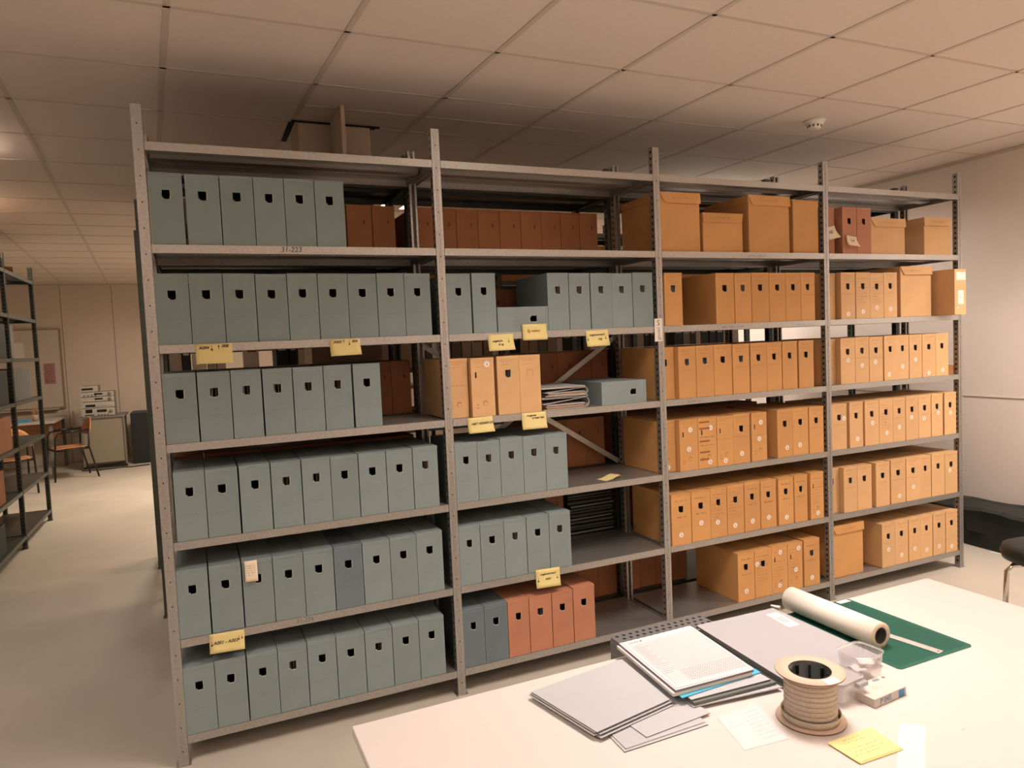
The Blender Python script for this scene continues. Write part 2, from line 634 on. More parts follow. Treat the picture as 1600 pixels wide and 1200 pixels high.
def rack(name, label, loc, rz, nb, heights, braces=(), pt=PT, metal='galvanised', group=None):
    t = thing(name, label, 'rack', loc, rz, group)
    if (pt, metal) not in _pm:
        _pm[(pt, metal)] = (post_mesh(pt, 1, metal), post_mesh(pt, -1, metal))
        _sm[metal] = _sm.get(metal) or shelf_mesh(metal)
    fm, rm = _pm[(pt, metal)]
    foot = MB(); foot.box(-0.028, -0.006, 0, 0.028, 0.05, 0.003, metal); footm = foot.mesh('foot_plate')
    br = MB()
    br.box(-0.004, 0.036, -0.03, 0.004, DEP - 0.036, -0.006, metal)
    brm = br.mesh('side_bracket')
    for k in range(nb + 1):
        p = link('post', fm, t, (k * W, 0, 0))
        link('foot_plate', footm, p)
        p = link('post', rm, t, (k * W, DEP, 0))
        link('foot_plate', footm, p, (0, 0, 0), (0, 0, math.pi))
        for z in heights:
            link('side_bracket', brm, t, (k * W, 0, z))
    for k in range(nb):
        for z in heights:
            link('shelf', _sm[metal], t, (k * W, 0, z))
    for (k, za, zb) in braces:
        for (xa, xb, dy) in ((0.02, W - 0.02, 0.0), (W - 0.02, 0.02, 0.004)):
            b = MB()
            a = Vector((k * W + xa, DEP + 0.001 + dy, za))
            c = Vector((k * W + xb, DEP + 0.001 + dy, zb))
            d = (c - a).normalized()
            n = Vector((-d.z, 0, d.x)) * 0.014
            q = [a - n, c - n, c + n, a + n]
            e = Vector((0, 0.002, 0))
            b.face(q, metal); b.face([p + e for p in q][::-1], metal)
            for i in range(4):
                j = (i + 1) % 4
                b.face([q[i], q[i] + e, q[j] + e, q[j]], metal)
            link('cross_brace', b.mesh('cross_brace'), t)
    return t


front_rack = rack('steel_shelving_rack', 'long galvanised steel shelving rack of four bays in front, full of archive boxes', (0, 0, 0), 0, 4, H,
                  braces=((1, 0.93, 1.66),))
R2Y = 0.445
rack('steel_shelving_rack', 'galvanised rack standing back to back behind the front rack', (0, R2Y + 0.015, 0), 0, 4, H, metal='galvanised_shaded')
R3Y, R3X = 1.86, -0.115
H3 = [0.12, 0.46, 0.80, 1.15, 1.50, 1.86 + 0.26, 2.493]
rack('steel_shelving_rack', 'steel rack of ring binders across the aisle behind', (R3X, R3Y, 0), 0, 4, H3, metal='galvanised_shaded')
rack('steel_shelving_rack', 'furthest steel rack, one aisle behind the binder rack', (-0.20, 3.05, 0), 0, 4, H, metal='galvanised_shaded')
LR = rack('steel_shelving_rack', 'shaded open steel rack along the far side of the corridor', (-1.33, 2.02, 0), math.pi / 2, 3, H, metal='galvanised_shaded')
# handwriting on the front rack
b = text_mesh('31-223', 0.030, 'ink', 0.1)
link('handwriting', b, front_rack, (0.545, -0.0006, 2.083), (math.pi / 2, 0, 0))
b = text_mesh('31-224', 0.026, 'faint_ink_grey', 0.1)
link('handwriting', b, front_rack, (0.505, -0.0006, 0.503), (math.pi / 2, 0, 0))
for (x, z, w) in ((2.80, 1.690, 0.16), (3.00, 2.083, 0.14), (3.36, 1.690, 0.05), (2.56, 1.296, 0.09)):
    b = MB(); scribble(b, 0, 0, w, 0.012, 'faint_ink_grey', int(x * 100), 0.0016)
    link('handwriting', b.mesh('faded_writing'), front_rack, (x, -0.0004, z - 0.008))

# ------------------------------------------------------------------ archive boxes
BW, BH, BD = 0.12, 0.277, 0.372


def front_panel(b, w, h, m, holes, y0=0.0, t=0.003):
    """front wall with real openings; holes: list of (x0, x1, z0, z1), not overlapping in z order"""
    zs = 0.0
    for (hx0, hx1, hz0, hz1) in sorted(holes, key=lambda q: q[2]):
        if hz0 > zs:
            b.box(0, y0, zs, w, y0 + t, hz0, m)
        b.box(0, y0, hz0, hx0, y0 + t, hz1, m)
        b.box(hx1, y0, hz0, w, y0 + t, hz1, m)
        zs = hz1
    b.box(0, y0, zs, w, y0 + t, h, m)


_bm = {}


def box_meshes(kind, colour):
    """kind: std (finger hole), slot (reversed box: small slot + round hole), plain, back"""
    key = (kind, colour)
    if key in _bm:
        return _bm[key]
    m = colour
    b = MB()
    w, h, d, t = BW, BH, BD, 0.003
    if kind == 'std':
        cx = w * 0.50
        front_panel(b, w, h, m, [(cx - 0.009, cx + 0.010, 0.175, 0.181), (cx - 0.0158, cx + 0.0158, 0.181, 0.213)])
        # torn white edge of the opening
        b.box(cx + 0.0138, 0.0006, 0.181, cx + 0.0158, 0.0035, 0.213, 'raw_edge')
        b.box(cx - 0.0158, 0.0006, 0.181, cx - 0.009, 0.0035, 0.1825, 'raw_edge')
        b.box(cx - 0.009, 0.0006, 0.175, cx + 0.010, 0.0035, 0.1765, 'raw_edge')
    elif kind == 'slot':
        front_panel(b, w, h, m, [(0.020, 0.028, 0.185, 0.212)])
        b.disc(w * 0.58, 0.062, -0.0003, 0.0125, 'faint_ink_brown', 16, 'y')
        b.disc(w * 0.585, 0.0605, -0.0006, 0.0100, m, 16, 'y')
        for z in (0.04, 0.056):
            b.box(0.022, -0.0005, z, 0.034, 0, z + 0.003, 'faint_ink_brown')
    elif kind == 'back':
        front_panel(b, w, h, m, [(w * 0.66, w * 0.70, 0.185, 0.205)])
    elif kind == 'closed':
        b.box(0, 0, 0, w, t, h, m)
        b.box(w * 0.36, -0.0004, 0.205, w * 0.64, 0, 0.2065, 'faint_ink_brown')
        b.box(w * 0.36, -0.0004, 0.175, w * 0.37, 0, 0.2065, 'faint_ink_brown')
        b.box(w * 0.63, -0.0004, 0.175, w * 0.64, 0, 0.2065, 'faint_ink_brown')
    else:
        b.box(0, 0, 0, w, t, h, m)
    e = 'pale_outline' if m.startswith('grey') else None
    if e and kind != 'plain':
        b.box(0, -0.0002, 0, 0.0011, 0, h - 0.010, e)
        b.box(w - 0.0011, -0.0002, 0, w, 0, h - 0.010, e)
    b.box(0, t, 0, t, d, h, m)
    b.box(w - t, t, 0, w, d, h, m)
    b.box(t, d - t, 0, w - t, d, h, m)
    b.box(t, t, 0, w - t, d - t, t, m)
    body = b.mesh('box_body')
    b = MB()
    b.box(-0.0004, 0.0, h, w + 0.0004, d, h + 0.0018, m)
    b.box(-0.0004, -0.0014, h - 0.010, w + 0.0004, 0.0, h + 0.0018, m)
    if e:
        b.box(-0.0004, -0.0016, h + 0.0008, w + 0.0004, -0.0014, h + 0.0018, e)
        b.box(-0.0004, -0.0016, h - 0.010, w + 0.0004, -0.0014, h - 0.0092, e)
    lid = b.mesh('box_lid')
    b = MB()
    x = 0.022
    r = random.Random(7)
    while x < w - 0.03:
        q = r.uniform(0.003, 0.008)
        b.box(x, 0.022 + r.uniform(0, 0.03), t, x + q, d - 0.03, h - r.uniform(0.02, 0.05), r.choice(['documents', 'documents', 'paper_white']))
        x += q + r.uniform(0.002, 0.010)
    docs = b.mesh('box_documents')
    _bm[key] = (body, lid, docs)
    return _bm[key]


_wm = {}


def writing_mesh(style, var):
    key = (style, var)
    if key in _wm:
        return _wm[key]
    b = MB()
    s = var * 17 + 3
    if style == 'grey':
        z = 0.098 + 0.004 * (var % 3)
        scribble(b, 0.030, z, 0.060, 0.004, 'faint_ink_grey', s, 0.0006)
        if var % 2:
            scribble(b, 0.042, z - 0.010, 0.030, 0.003, 'faint_ink_grey', s + 1, 0.0006)
    elif style == 'bold':
        scribble(b, 0.022, 0.238, 0.075, 0.007, 'ink', s, 0.0011)
        scribble(b, 0.026, 0.150, 0.070, 0.008, 'ink', s + 2, 0.0011)
    elif style == 'faint':
        b.box(0.016, -0.0004, 0.262, 0.104, -0.0001, 0.2628, 'faint_ink_brown')
        scribble(b, 0.022, 0.252, 0.06, 0.004, 'faint_ink_brown', s, 0.0008)
        scribble(b, 0.024, 0.236, 0.045, 0.004, 'faint_ink_brown', s + 1, 0.0008)
        if var % 2:
            scribble(b, 0.014, 0.150, 0.09, 0.004, 'faint_ink_brown', s + 2, 0.0008)
    elif style == 'full':
        for i in range(9):
            if i in (2,):
                continue
            scribble(b, 0.014, 0.240 - i * 0.018, 0.05 + 0.04 * ((i * 7 + var) % 3) / 2, 0.005,
                     'faint_ink_brown' if i % 3 else 'ink', s + i, 0.0008)
    elif style == 'stripes':
        for z in (0.25, 0.215, 0.145, 0.085, 0.045):
            b.box(0.008, -0.0004, z, 0.075, -0.0001, z + 0.010, 'faint_ink_brown')
        scribble(b, 0.014, 0.170, 0.095, 0.007, 'ink', s, 0.001)
        scribble(b, 0.014, 0.125, 0.095, 0.006, 'ink', s + 4, 0.001)
    me = b.mesh('handwriting')
    _wm[key] = me
    return me


b = MB()
ring = []
b.disc(0, 0, -0.0004, 0.0145, 'sticker_white', 24, 'y')
for k in range(5):
    a = math.radians(130 - 20 * k)
    x, z = 0.0080 * math.cos(a), 0.0080 * math.sin(a)
    b.face([(x - 0.0009, -0.0006, z - 0.0008), (x + 0.0009, -0.0006, z - 0.0008), (x + 0.0009, -0.0006, z + 0.0008), (x - 0.0009, -0.0006, z + 0.0008)], 'ink')
b.face([(-0.002, -0.0006, -0.006), (0.0035, -0.0006, -0.006), (0.0042, -0.0006, -0.002), (0.001, -0.0006, 0.001), (-0.002, -0.0006, 0.0)], 'sticker_red')
b.face([(0.001, -0.0007, -0.005), (0.0035, -0.0007, -0.005), (0.0035, -0.0007, -0.002)], 'ink')
STICKER = b.mesh('round_sticker')

COLNAME = {'grey_board': 'slate grey', 'grey_board_dark': 'darker slate grey', 'orange_board': 'orange-brown', 'tan_board': 'tan',
           'rust_board': 'reddish brown', 'brown_board': 'dark brown'}
ROWN = {6: 'top row', 5: 'second row down', 4: 'third row down', 3: 'fourth row down', 2: 'fifth row down', 1: 'bottom row'}
BAYN = {1: 'first bay', 2: 'second bay', 3: 'third bay', 4: 'last bay'}


def archive_box(x0, x1, y, z, kind, colour, label, group, writing=None, stickers=(), docs=False, h=None, rz=0.0, depth=1.0):
    t = thing('archive_box', label, 'box', (x0, y, z + 0.0007), rz, group, ((x1 - x0) / BW, depth, (h or BH) / BH))
    body, lid, dm = box_meshes(kind, colour)
    link('body', body, t)
    link('lid', lid, t)
    if docs:
        link('documents', dm, t)
    if writing:
        link('handwriting', writing_mesh(*writing), t)
    for (u, v) in stickers:
        link('sticker', STICKER, t, (u * BW, 0, v * BH), None, (BW / (x1 - x0), 1, 1))
    return t


ROWS = {
    (1, 6): [(0.026, 0.146), (0.154, 0.281), (0.283, 0.409), (0.408, 0.53), (0.53, 0.654), (0.654, 0.778)],
    (1, 5): [(0.02, 0.143), (0.143, 0.269), (0.269, 0.393), (0.395, 0.519), (0.519, 0.644), (0.646, 0.772), (0.77, 0.899), (0.897, 1.023), (1.024, 1.145)],
    (1, 4): [(0.024, 0.145), (0.149, 0.273), (0.275, 0.393), (0.398, 0.517), (0.52, 0.645), (0.647, 0.767), (0.774, 0.894)],
    (1, 3): [(0.036, 0.152), (0.153, 0.277), (0.282, 0.404), (0.407, 0.529), (0.532, 0.652), (0.653, 0.772), (0.775, 0.897), (0.899, 1.019), (1.021, 1.139)],
    (1, 2): [(0.02, 0.138), (0.142, 0.265), (0.269, 0.39), (0.391, 0.515), (0.515, 0.642), (0.645, 0.768), (0.77, 0.893), (0.893, 1.017), (1.017, 1.143)],
    (1, 1): [(0.02, 0.138), (0.139, 0.26), (0.264, 0.386), (0.386, 0.508), (0.51, 0.632), (0.633, 0.757), (0.759, 0.882), (0.884, 1.007), (1.009, 1.13)],
    (2, 5): [(1.222, 1.34), (1.348, 1.467), (1.741, 1.859), (1.861, 1.979), (1.984, 2.108), (2.109, 2.233), (2.235, 2.359)],
    (2, 4): [(1.205, 1.32), (1.323, 1.442), (1.454, 1.571), (1.572, 1.687)],
    (2, 3): [(1.222, 1.334), (1.335, 1.451), (1.452, 1.573), (1.574, 1.694), (1.695, 1.817)],
    (2, 2): [(1.222, 1.330), (1.331, 1.453), (1.454, 1.572), (1.574, 1.696), (1.697, 1.817)],
    (2, 1): [(1.222, 1.332), (1.333, 1.453), (1.454, 1.569), (1.570, 1.694), (1.695, 1.814), (1.815, 1.94)],
    (3, 5): [(2.432, 2.549), (2.774, 2.903), (2.904, 3.024), (3.026, 3.154), (3.156, 3.280), (3.281, 3.398), (3.399, 3.509)],
    (3, 4): [(2.390, 2.508), (2.509, 2.625), (2.629, 2.750), (2.751, 2.877), (2.878, 2.998), (3.006, 3.126), (3.127, 3.240), (3.246, 3.361), (3.369, 3.486)],
    (3, 3): [(2.385, 2.501), (2.503, 2.626), (2.627, 2.754), (2.755, 2.871), (2.872, 2.991), (3.004, 3.117), (3.192, 3.312), (3.315, 3.437), (3.440, 3.557)],
    (3, 2): [(2.427, 2.557), (2.567, 2.695), (2.696, 2.812), (2.815, 2.935), (2.94, 3.055), (3.059, 3.176), (3.194, 3.311), (3.315, 3.418), (3.444, 3.55)],
    (3, 1): [(2.88, 3.001), (3.003, 3.130), (3.131, 3.253), (3.255, 3.371), (3.38, 3.506)],
    (4, 6): [(3.598, 3.714), (3.742, 3.862), (3.863, 3.985)],
    (4, 5): [(3.597, 3.711), (3.721, 3.841), (3.843, 3.965), (3.966, 4.085), (4.087, 4.206)],
    (4, 4): [(3.592, 3.706), (3.708, 3.830), (3.832, 3.951), (3.952, 4.072), (4.081, 4.193), (4.194, 4.310), (4.311, 4.431), (4.435, 4.564), (4.566, 4.689)],
    (4, 3): [(3.626, 3.751), (3.772, 3.887), (3.903, 4.027), (4.031, 4.156), (4.157, 4.270), (4.271, 4.390), (4.396, 4.515), (4.516, 4.627), (4.646, 4.764)],
    (4, 2): [(3.600, 3.718), (3.719, 3.834), (3.835, 3.961), (3.993, 4.118), (4.131, 4.267), (4.268, 4.399), (4.400, 4.510), (4.511, 4.639), (4.640, 4.767)],
    (4, 1): [(4.042, 4.162), (4.164, 4.285), (4.289, 4.404), (4.405, 4.519), (4.523, 4.645), (4.647, 4.765)],
}
STK = {
    (3, 3): [[(.55, .09)], [(.6, .80), (.5, .42)], [(.68, .80), (.62, .12)], [(.5, .10)], [(.5, .20)], [(.62, .80), (.5, .46)], [(.62, .20)], [(.45, .22)], []],
    (3, 2): [[(.47, .20)], [(.5, .36)], [(.43, .31)], [(.45, .18)], [(.5, .20)], [(.5, .22)], [(.52, .15)], [], [(.55, .12)]],
    (3, 1): [[(.5, .20)], [(.14, .72)], [(.5, .16), (.55, .86)], [(.55, .42), (.75, .88)], [(.5, .17)]],
    (4, 5): [[(.45, .13)], [(.5, .11)], [(.5, .15)], [(.5, .23)], [(.5, .19)]],
    (4, 4): [[(.5, .19)], [(.52, .52)], [(.5, .38)], [(.45, .44)], [(.4, .13)], [(.5, .29)], [(.5, .43)], [(.5, .09)], [(.55, .13)]],
    (4, 3): [[(.83, .68)], [(.58, .19)], [(.55, .50)], [(.55, .23)], [(.5, .33)], [(.45, .52)], [(.45, .46)], [(.6, .55)], [(.5, .52)]],
    (4, 2): [[], [], [], [], [(.58, .16)], [(.52, .32)], [], [], [(.4, .56)]],
    (4, 1): [[(.5, .40)], [(.5, .20)], [(.5, .28)], [(.5, .18)], [(.5, .20)], [(.5, .13)]],
    (2, 4): [[], [(.70, .90)], [], []],
}
DOCS = {(1, 4): (1, 2, 3, 4, 5), (1, 3): (4, 8, 3), (1, 1): (3, 6), (2, 5): (2, 3, 4, 5, 6), (2, 3): (1, 2, 3, 4), (2, 4): (2,), (2, 1): (3,),
        (3, 4): (1, 2, 4), (3, 1): (4,), (4, 2): (1, 7), (3, 5): (0, 2), (4, 4): (2, 5, 7), (4, 3): (4, 8), (2, 2): (2, 4)}
rnd = random.Random(11)
TYPES = {(2, 4): ['slot', 'slot', 'std', 'closed'], (3, 3): ['slot', 'slot', 'slot', 'slot', 'std', 'slot', 'std', 'std', 'std'],
         (3, 2): ['std'] * 8 + ['slot'], (3, 1): ['std', 'std', 'slot', 'slot', 'std']}
PULL = {(3, 2): {0: -0.012}, (1, 5): {}, (2, 5): {0: 0.0}}
for (bay, row), L in ROWS.items():
    z = H[row - 1]
    prev = -9
    for i, (x0, x1) in enumerate(L):
        x0 = max(x0, prev + 0.0012)
        prev = x1
        kinds = TYPES.get((bay, row))
        kind = kinds[i] if kinds else 'std'
        if bay == 1 or (bay == 2 and row in (5, 3, 2)):
            colour = 'grey_board'
        elif bay == 2 and row == 1:
            colour = 'grey_board_dark' if i < 2 else 'rust_board'
        elif bay == 4 and row == 6:
            colour = 'rust_board'
        elif bay == 4:
            colour = 'tan_board'
        else:
            colour = 'orange_board'
        if (bay, row, i) == (1, 2, 5):
            colour = 'grey_board_dark'
        if bay == 2 and row == 4:
            colour = 'tan_board'
        grey = colour.startswith('grey')
        y = 0.003 + rnd.uniform(0, 0.005)
        k1 = round(x0 / W) * W
        if abs(x0 - k1) < 0.0185 or abs(x1 - k1) < 0.0185:
            y = 0.040
        near = min((abs(x0 - k * W) for k in range(5)))
        for k in range(5):
            if x0 < k * W + 0.0185 and x1 > k * W - 0.0185:
                y = 0.040
        y += PULL.get((bay, row), {}).get(i, 0)
        wr = None
        if grey:
            wr = ('grey', rnd.randint(0, 4)) if not (row == 6) else None
        elif bay == 3 and row in (2, 1):
            wr = ('bold', rnd.randint(0, 4)) if i not in (2, 3, 8) else ('full', i)
            if row == 1 and i == 1:
                wr = ('full', 5)
        elif (bay, row, i) == (3, 3, 2):
            wr = ('stripes', 1)
        elif (bay, row, i) in ((4, 4, 0), (4, 5, 2), (4, 5, 3), (4, 3, 3)):
            wr = ('full', i)
        elif not (bay == 2 and row == 1):
            wr = ('faint', rnd.randint(0, 5))
        n_st = len(STK.get((bay, row), [[]] * 12)[i])
        lab = '%s archive box%s, %s from left in the %s, %s' % (
            COLNAME[colour], {0: '', 1: ' with round sticker', 2: ' with two stickers'}[n_st], ordinal(i + 1), ROWN[row], BAYN[bay])
        h = BH + rnd.uniform(-0.002, 0.002)
        if (bay, row) == (4, 6):
            h = 0.276
        archive_box(x0, x1 - 0.0022, y, z, kind, colour, lab, 'archive boxes in the %s of the %s' % (ROWN[row], BAYN[bay]),
                    wr, STK.get((bay, row), [[]] * 12)[i], i in DOCS.get((bay, row), ()), h, 0.0, 0.90 if y > 0.03 else 1.0)

# two grey boxes lying on their side
def lying_box(x0, x1, z, y, h, label, wr=True):
    """an archive box on its side: built upright, then turned about its depth axis"""
    t = thing('archive_box', label, 'box', (x0, y, z + 0.0007), 0, 'grey archive boxes lying on their side')
    body, lid, dm = box_meshes('std', 'grey_board')
    w = x1 - x0
    piv = link('body', body, t, (0, 0, 0.12 if False else h), (0, math.pi / 2, 0), (h / BW, 1, w / BH))
    link('lid', lid, t, (0, 0, h), (0, math.pi / 2, 0), (h / BW, 1, (w - 0.002) / BH))
    if wr:
        b = MB()
        for k in range(3):
            scribble(b, 0.085 + 0.0, 0.03 + 0.018 * k, 0.035, 0.006, 'faint_ink_grey', k + 5, 0.0008)
        link('handwriting', b.mesh('handwriting'), t, (0, -0.0006, 0))
    return t


lying_box(1.471, 1.739, H[4], 0.006, 0.118, 'slate grey archive box lying on its side in the second row down, second bay')
lying_box(2.030, 2.300, H[3], 0.010, 0.118, 'slate grey archive box lying flat beside the folder stack, third row down', False)


def flap_box(x0, x1, y, z, h, d, colour, label, flap=0.055, skew='left', rz=0.0):
    """transfer box with a lid whose cut flap folds down over the front"""
    t = thing('storage_box', label, 'box', (x0, y, z + 0.0007), rz, 'large storage boxes on the rack')
    w = x1 - x0
    b = MB()
    b.box(0, 0, 0, w, 0.004, h - 0.003, colour)
    b.box(0, 0.004, 0, 0.004, d, h - 0.003, colour)
    b.box(w - 0.004, 0.004, 0, w, d, h - 0.003, colour)
    b.box(0.004, d - 0.004, 0, w - 0.004, d, h - 0.003, colour)
    b.box(0.004, 0.004, 0, w - 0.004, d - 0.004, 0.004, colour)
    bevel(link('body', b.mesh('storage_body'), t), 0.0015, 1)
    b = MB()
    e = 0.004
    b.box(-e, -e, h - 0.003, w + e, d, h + 0.001, colour)
    if flap:
        sk = 0.035
        if skew == 'left':
            q = [(-e, h - 0.003), (sk * 0.8, h - flap), (w + e, h - flap), (w + e, h - 0.003)]
        elif skew == 'right':
            q = [(-e, h - 0.003), (-e + 0.004, h - flap), (w - sk * 0.6, h - flap), (w + e, h - 0.003)]
        else:
            q = [(-e, h - 0.003), (-e, h - flap), (w - 0.02, h - flap), (w + e, h - 0.003)]
        f = [(p[0], -e - 0.004 if p[1] < h - 0.01 else -e, p[1]) for p in q]
        g = [(p[0], p[1] + 0.003, p[2]) for p in f]
        b.face(f, colour); b.face(g[::-1], colour)
        for i in range(4):
            j = (i + 1) % 4
            b.face([f[j], f[i], g[i], g[j]], colour)
        b.box(-e, 0, h - 0.035, -0.0005, d, h - 0.003, colour)
        b.box(w + 0.0005, 0, h - 0.035, w + e, d, h - 0.003, colour)
    link('lid', b.mesh('storage_lid'), t)
    if flap:
        b = MB(); scribble(b, w * 0.3, h - flap * 0.55, w * 0.4, 0.006, 'faint_ink_brown', int(x0 * 31), 0.0009, -0.0068)
        link('handwriting', b.mesh('handwriting'), t)
    return t


flap_box(2.432, 2.690, 0.02, H[5], 0.312, 0.37, 'orange_board', 'large orange-brown storage box with folded lid flap, first in the top row, third bay')
flap_box(2.710, 2.985, 0.02, H[5], 0.212, 0.36, 'orange_board', 'low orange-brown storage box between two taller ones, top row, third bay', 0.05, 'right')
flap_box(3.022, 3.322, 0.01, H[5], 0.318, 0.37, 'orange_board', 'large orange-brown storage box with lid flap, third in the top row, third bay', 0.055)
flap_box(3.362, 3.56, 0.02, H[5], 0.306, 0.36, 'orange_board', 'orange-brown storage box without flap, last in the top row, third bay', 0)
flap_box(3.998, 4.300, 0.02, H[5], 0.222, 0.36, 'tan_board', 'low tan storage box with cut flap, top row, last bay', 0.052)
flap_box(4.475, 4.735, 0.015, H[5], 0.238, 0.36, 'tan_board', 'low tan storage box with straight lid, far end of the top row, last bay', 0.05, 'flat')
flap_box(4.250, 4.536, 0.015, H[4], 0.318, 0.37, 'tan_board', 'tall tan storage box with lid flap, second row down, last bay', 0.052)
flap_box(3.628, 3.890, 0.02, H[0], 0.322, 0.37, 'orange_board', 'tall orange-brown storage box with lid flap on the bottom shelf, last bay', 0.05)

# the narrow box pulled out askew past the last post
t = archive_box(4.590, 4.725, -0.105, H[4], 'plain', 'tan_board', 'tan archive box pulled out askew past the end post, with labels on its front',
                'archive box pulled out', ('faint', 3), (), False, 0.288, math.radians(7), 0.80)
b = MB(); b.box(0.018, -0.0008, 0.212, 0.118, -0.0002, 0.262, 'sticker_white'); link('upper_label', b.mesh('upper_label'), t)
b = MB(); b.box(0.034, -0.0009, 0.065, 0.094, -0.0003, 0.150, 'sticker_white'); scribble(b, 0.048, 0.105, 0.03, 0.008, 'faint_ink_brown', 3, 0.001, -0.0012)
link('lower_label', b.mesh('lower_label'), t)
b = MB(); b.disc(0.035, 0.042, -0.0004, 0.006, 'sticker_white', 12, 'y'); link('sticker', b.mesh('small_sticker'), t)

# small dark box beside the last box, third row down, last bay
b = MB(); b.box(4.70, 0.03, H[3] + 0.0005, 4.775, 0.30, H[3] + 0.062, 'brown_board')
tag(link('small_box', b.mesh('small_box')), 'small dark flat box at the far end of the third row down, last bay', 'box')

# stack of folders on the third row down, second bay ---------------------------------------
rnd = random.Random(4)
t = None


def soft_folder(z, x0, x1, y0, y1, th, rz, col, inner, label):
    """a cardboard wallet, spine rounded to the right, loose papers inside"""
    o = thing('paper_folder', label, 'folder', ((x0 + x1) / 2, (y0 + y1) / 2, z), rz, 'folders stacked on the third row down')
    w, d = (x1 - x0) / 2, (y1 - y0) / 2
    b = MB()
    n = 8
    prof = [(-w, 0.0)]
    for k in range(n + 1):
        a = -math.pi / 2 + math.pi * k / n
        prof.append((w - th / 2 + th / 2 * math.cos(a), th / 2 + th / 2 * math.sin(a)))
    prof.append((-w, th * 0.55))
    T = 0.0022
    inn = [(p[0] - (T if i > 0 and i < len(prof) - 1 else 0), min(max(p[1], T), th - T) if 0 < i < len(prof) - 1 else (T if i == 0 else th * 0.55 - T)) for i, p in enumerate(prof)]
    for i in range(len(prof) - 1):
        for (P, sgn) in ((prof, 1), (inn, -1)):
            q = [(P[i][0], -d, P[i][1]), (P[i + 1][0], -d, P[i + 1][1]), (P[i + 1][0], d, P[i + 1][1]), (P[i][0], d, P[i][1])]
            b.face(q if sgn > 0 else q[::-1], col, True)
        for yy, sg in ((-d, 1), (d, -1)):
            q = [(prof[i][0], yy, prof[i][1]), (inn[i][0], yy, inn[i][1]), (inn[i + 1][0], yy, inn[i + 1][1]), (prof[i + 1][0], yy, prof[i + 1][1])]
            b.face(q[::-1] if sg > 0 else q, 'raw_edge')
    link('cover', b.mesh('folder_cover'), o)
    b = MB()
    zz = T + 0.0005
    while zz < th * 0.55 - T - 0.002:
        q = rnd.uniform(0.0008, 0.0025)
        e = rnd.uniform(0, 0.012)
        b.box(-w + 0.012 + e, -d + rnd.uniform(-0.004, 0.006), zz, w - th * 0.4 - rnd.uniform(0, 0.02), d - 0.01, zz + q, rnd.choice([inner, 'paper_white', 'kraft', inner]))
        zz += q + 0.0006
    link('papers', b.mesh('folder_papers'), o)
    return o


zz = H[3] + 0.0005
for k, (th, rz, inner) in enumerate(((0.052, 0.03, 'rust_board'), (0.012, -0.02, 'paper_white'), (0.036, 0.05, 'rust_board'), (0.008, -0.06, 'kraft'))):
    soft_folder(zz, 1.700 + 0.004 * k, 1.965 - 0.004 * k, 0.03, 0.36, th, rz, 'folder_grey', inner,
                ['thick grey folder at the bottom of the folder stack, third row down', 'thin grey folder second from the bottom of the folder stack',
                 'grey folder full of reddish papers near the top of the folder stack', 'thin bent grey folder on top of the folder stack'][k])
    zz += th + 0.001


# ------------------------------------------------------------------ sticky notes on the shelf edges
def curl_sheet(w, h, m, curl=0.012, side=0.0, nx=6, nz=6):
    """sheet hanging from its upper edge: x 0..w, z -h..0, bowing to -y at the lower edge"""
    b = MB()
    P = lambda u, v: (u * w, -curl * (v ** 2) - side * (v ** 2) * u - 0.0003, -v * h)
    b.grid(lambda i, j: P(i / nx, j / nz), nx, nz, m, True)
    me = b.mesh('note_sheet')
    return me, P


def note(x, z, w, h, rot, lines, label, m='yellow_note', curl=0.010, y=-0.002, size=0.014, side=0.004, group='sticky notes on the shelf edges', arrows=(), ink='ink', parent=None):
    t = thing('sticky_note', label, 'note', (x, y, z), 0, group)
    t.rotation_euler = (0, rot, 0)
    me, P = curl_sheet(w, h, m, curl, side)
    o = link('sheet', me, t)
    md = o.modifiers.new('thickness', 'SOLIDIFY'); md.thickness = 0.0003; md.offset = -1
    for (u, v, s) in lines:
        tm = text_mesh(s, size, ink, 0.25, 0.0005).copy()
        for vert in tm.vertices:
            X, Z = u * w + vert.co.x, v * h - vert.co.y
            p = P(min(1, max(0, X / w)), min(1, max(0, Z / h)))
            vert.co = (X, p[1] - 0.0006, -Z)
        link('handwriting', tm, t)
    if arrows:
        b = MB()
        for (u, v, up, l) in arrows:
            p = P(u, v)
            arrow(b, u * w, -v * h, l, ink, p[1] - 0.0016, up)
        link('drawn_arrow', b.mesh('drawn_arrow'), t)
    return t


note(0.151, 1.7035, 0.137, 0.080, 0.0, [(.22, .20, 'A004'), (.80, .14, '008')], 'yellow note with two arrows below the second row, first in the first bay', size=0.017,
     arrows=((.44, .22, False, 0.020), (.63, .20, True, 0.016)), y=-0.0025)
note(0.679, 1.700, 0.130, 0.070, -0.02, [(.25, .16, 'A005'), (.82, .16, '004')], 'yellow note under the second row of the first bay, near the middle post', size=0.016,
     arrows=((.46, .15, True, 0.014), (.64, .24, False, 0.018)), y=-0.0025, side=0.012)
note(1.412, 1.694, 0.131, 0.076, -0.02, [(.36, .40, 'ongenum'), (.48, .62, '& eg')], 'yellow note hanging under the lying grey box, with an arrow', size=0.014,
     arrows=((.80, .42, False, 0.020),), y=-0.0025, side=0.010)
note(1.592, 1.739, 0.131, 0.077, 0.0, [(.45, .42, 'Eg maken')], 'yellow note stuck on the front of the lying grey box', size=0.018, y=-0.0045, curl=0.004, ink='faint_ink_brown')
note(1.942, 1.696, 0.131, 0.080, -0.02, [(.48, .28, 'ongenummerd'), (.60, .55, 'nog')], 'yellow note with two arrows under the second row, by the lettered post', size=0.015,
     arrows=((.08, .50, False, 0.018), (.86, .48, False, 0.018)), y=-0.0025)
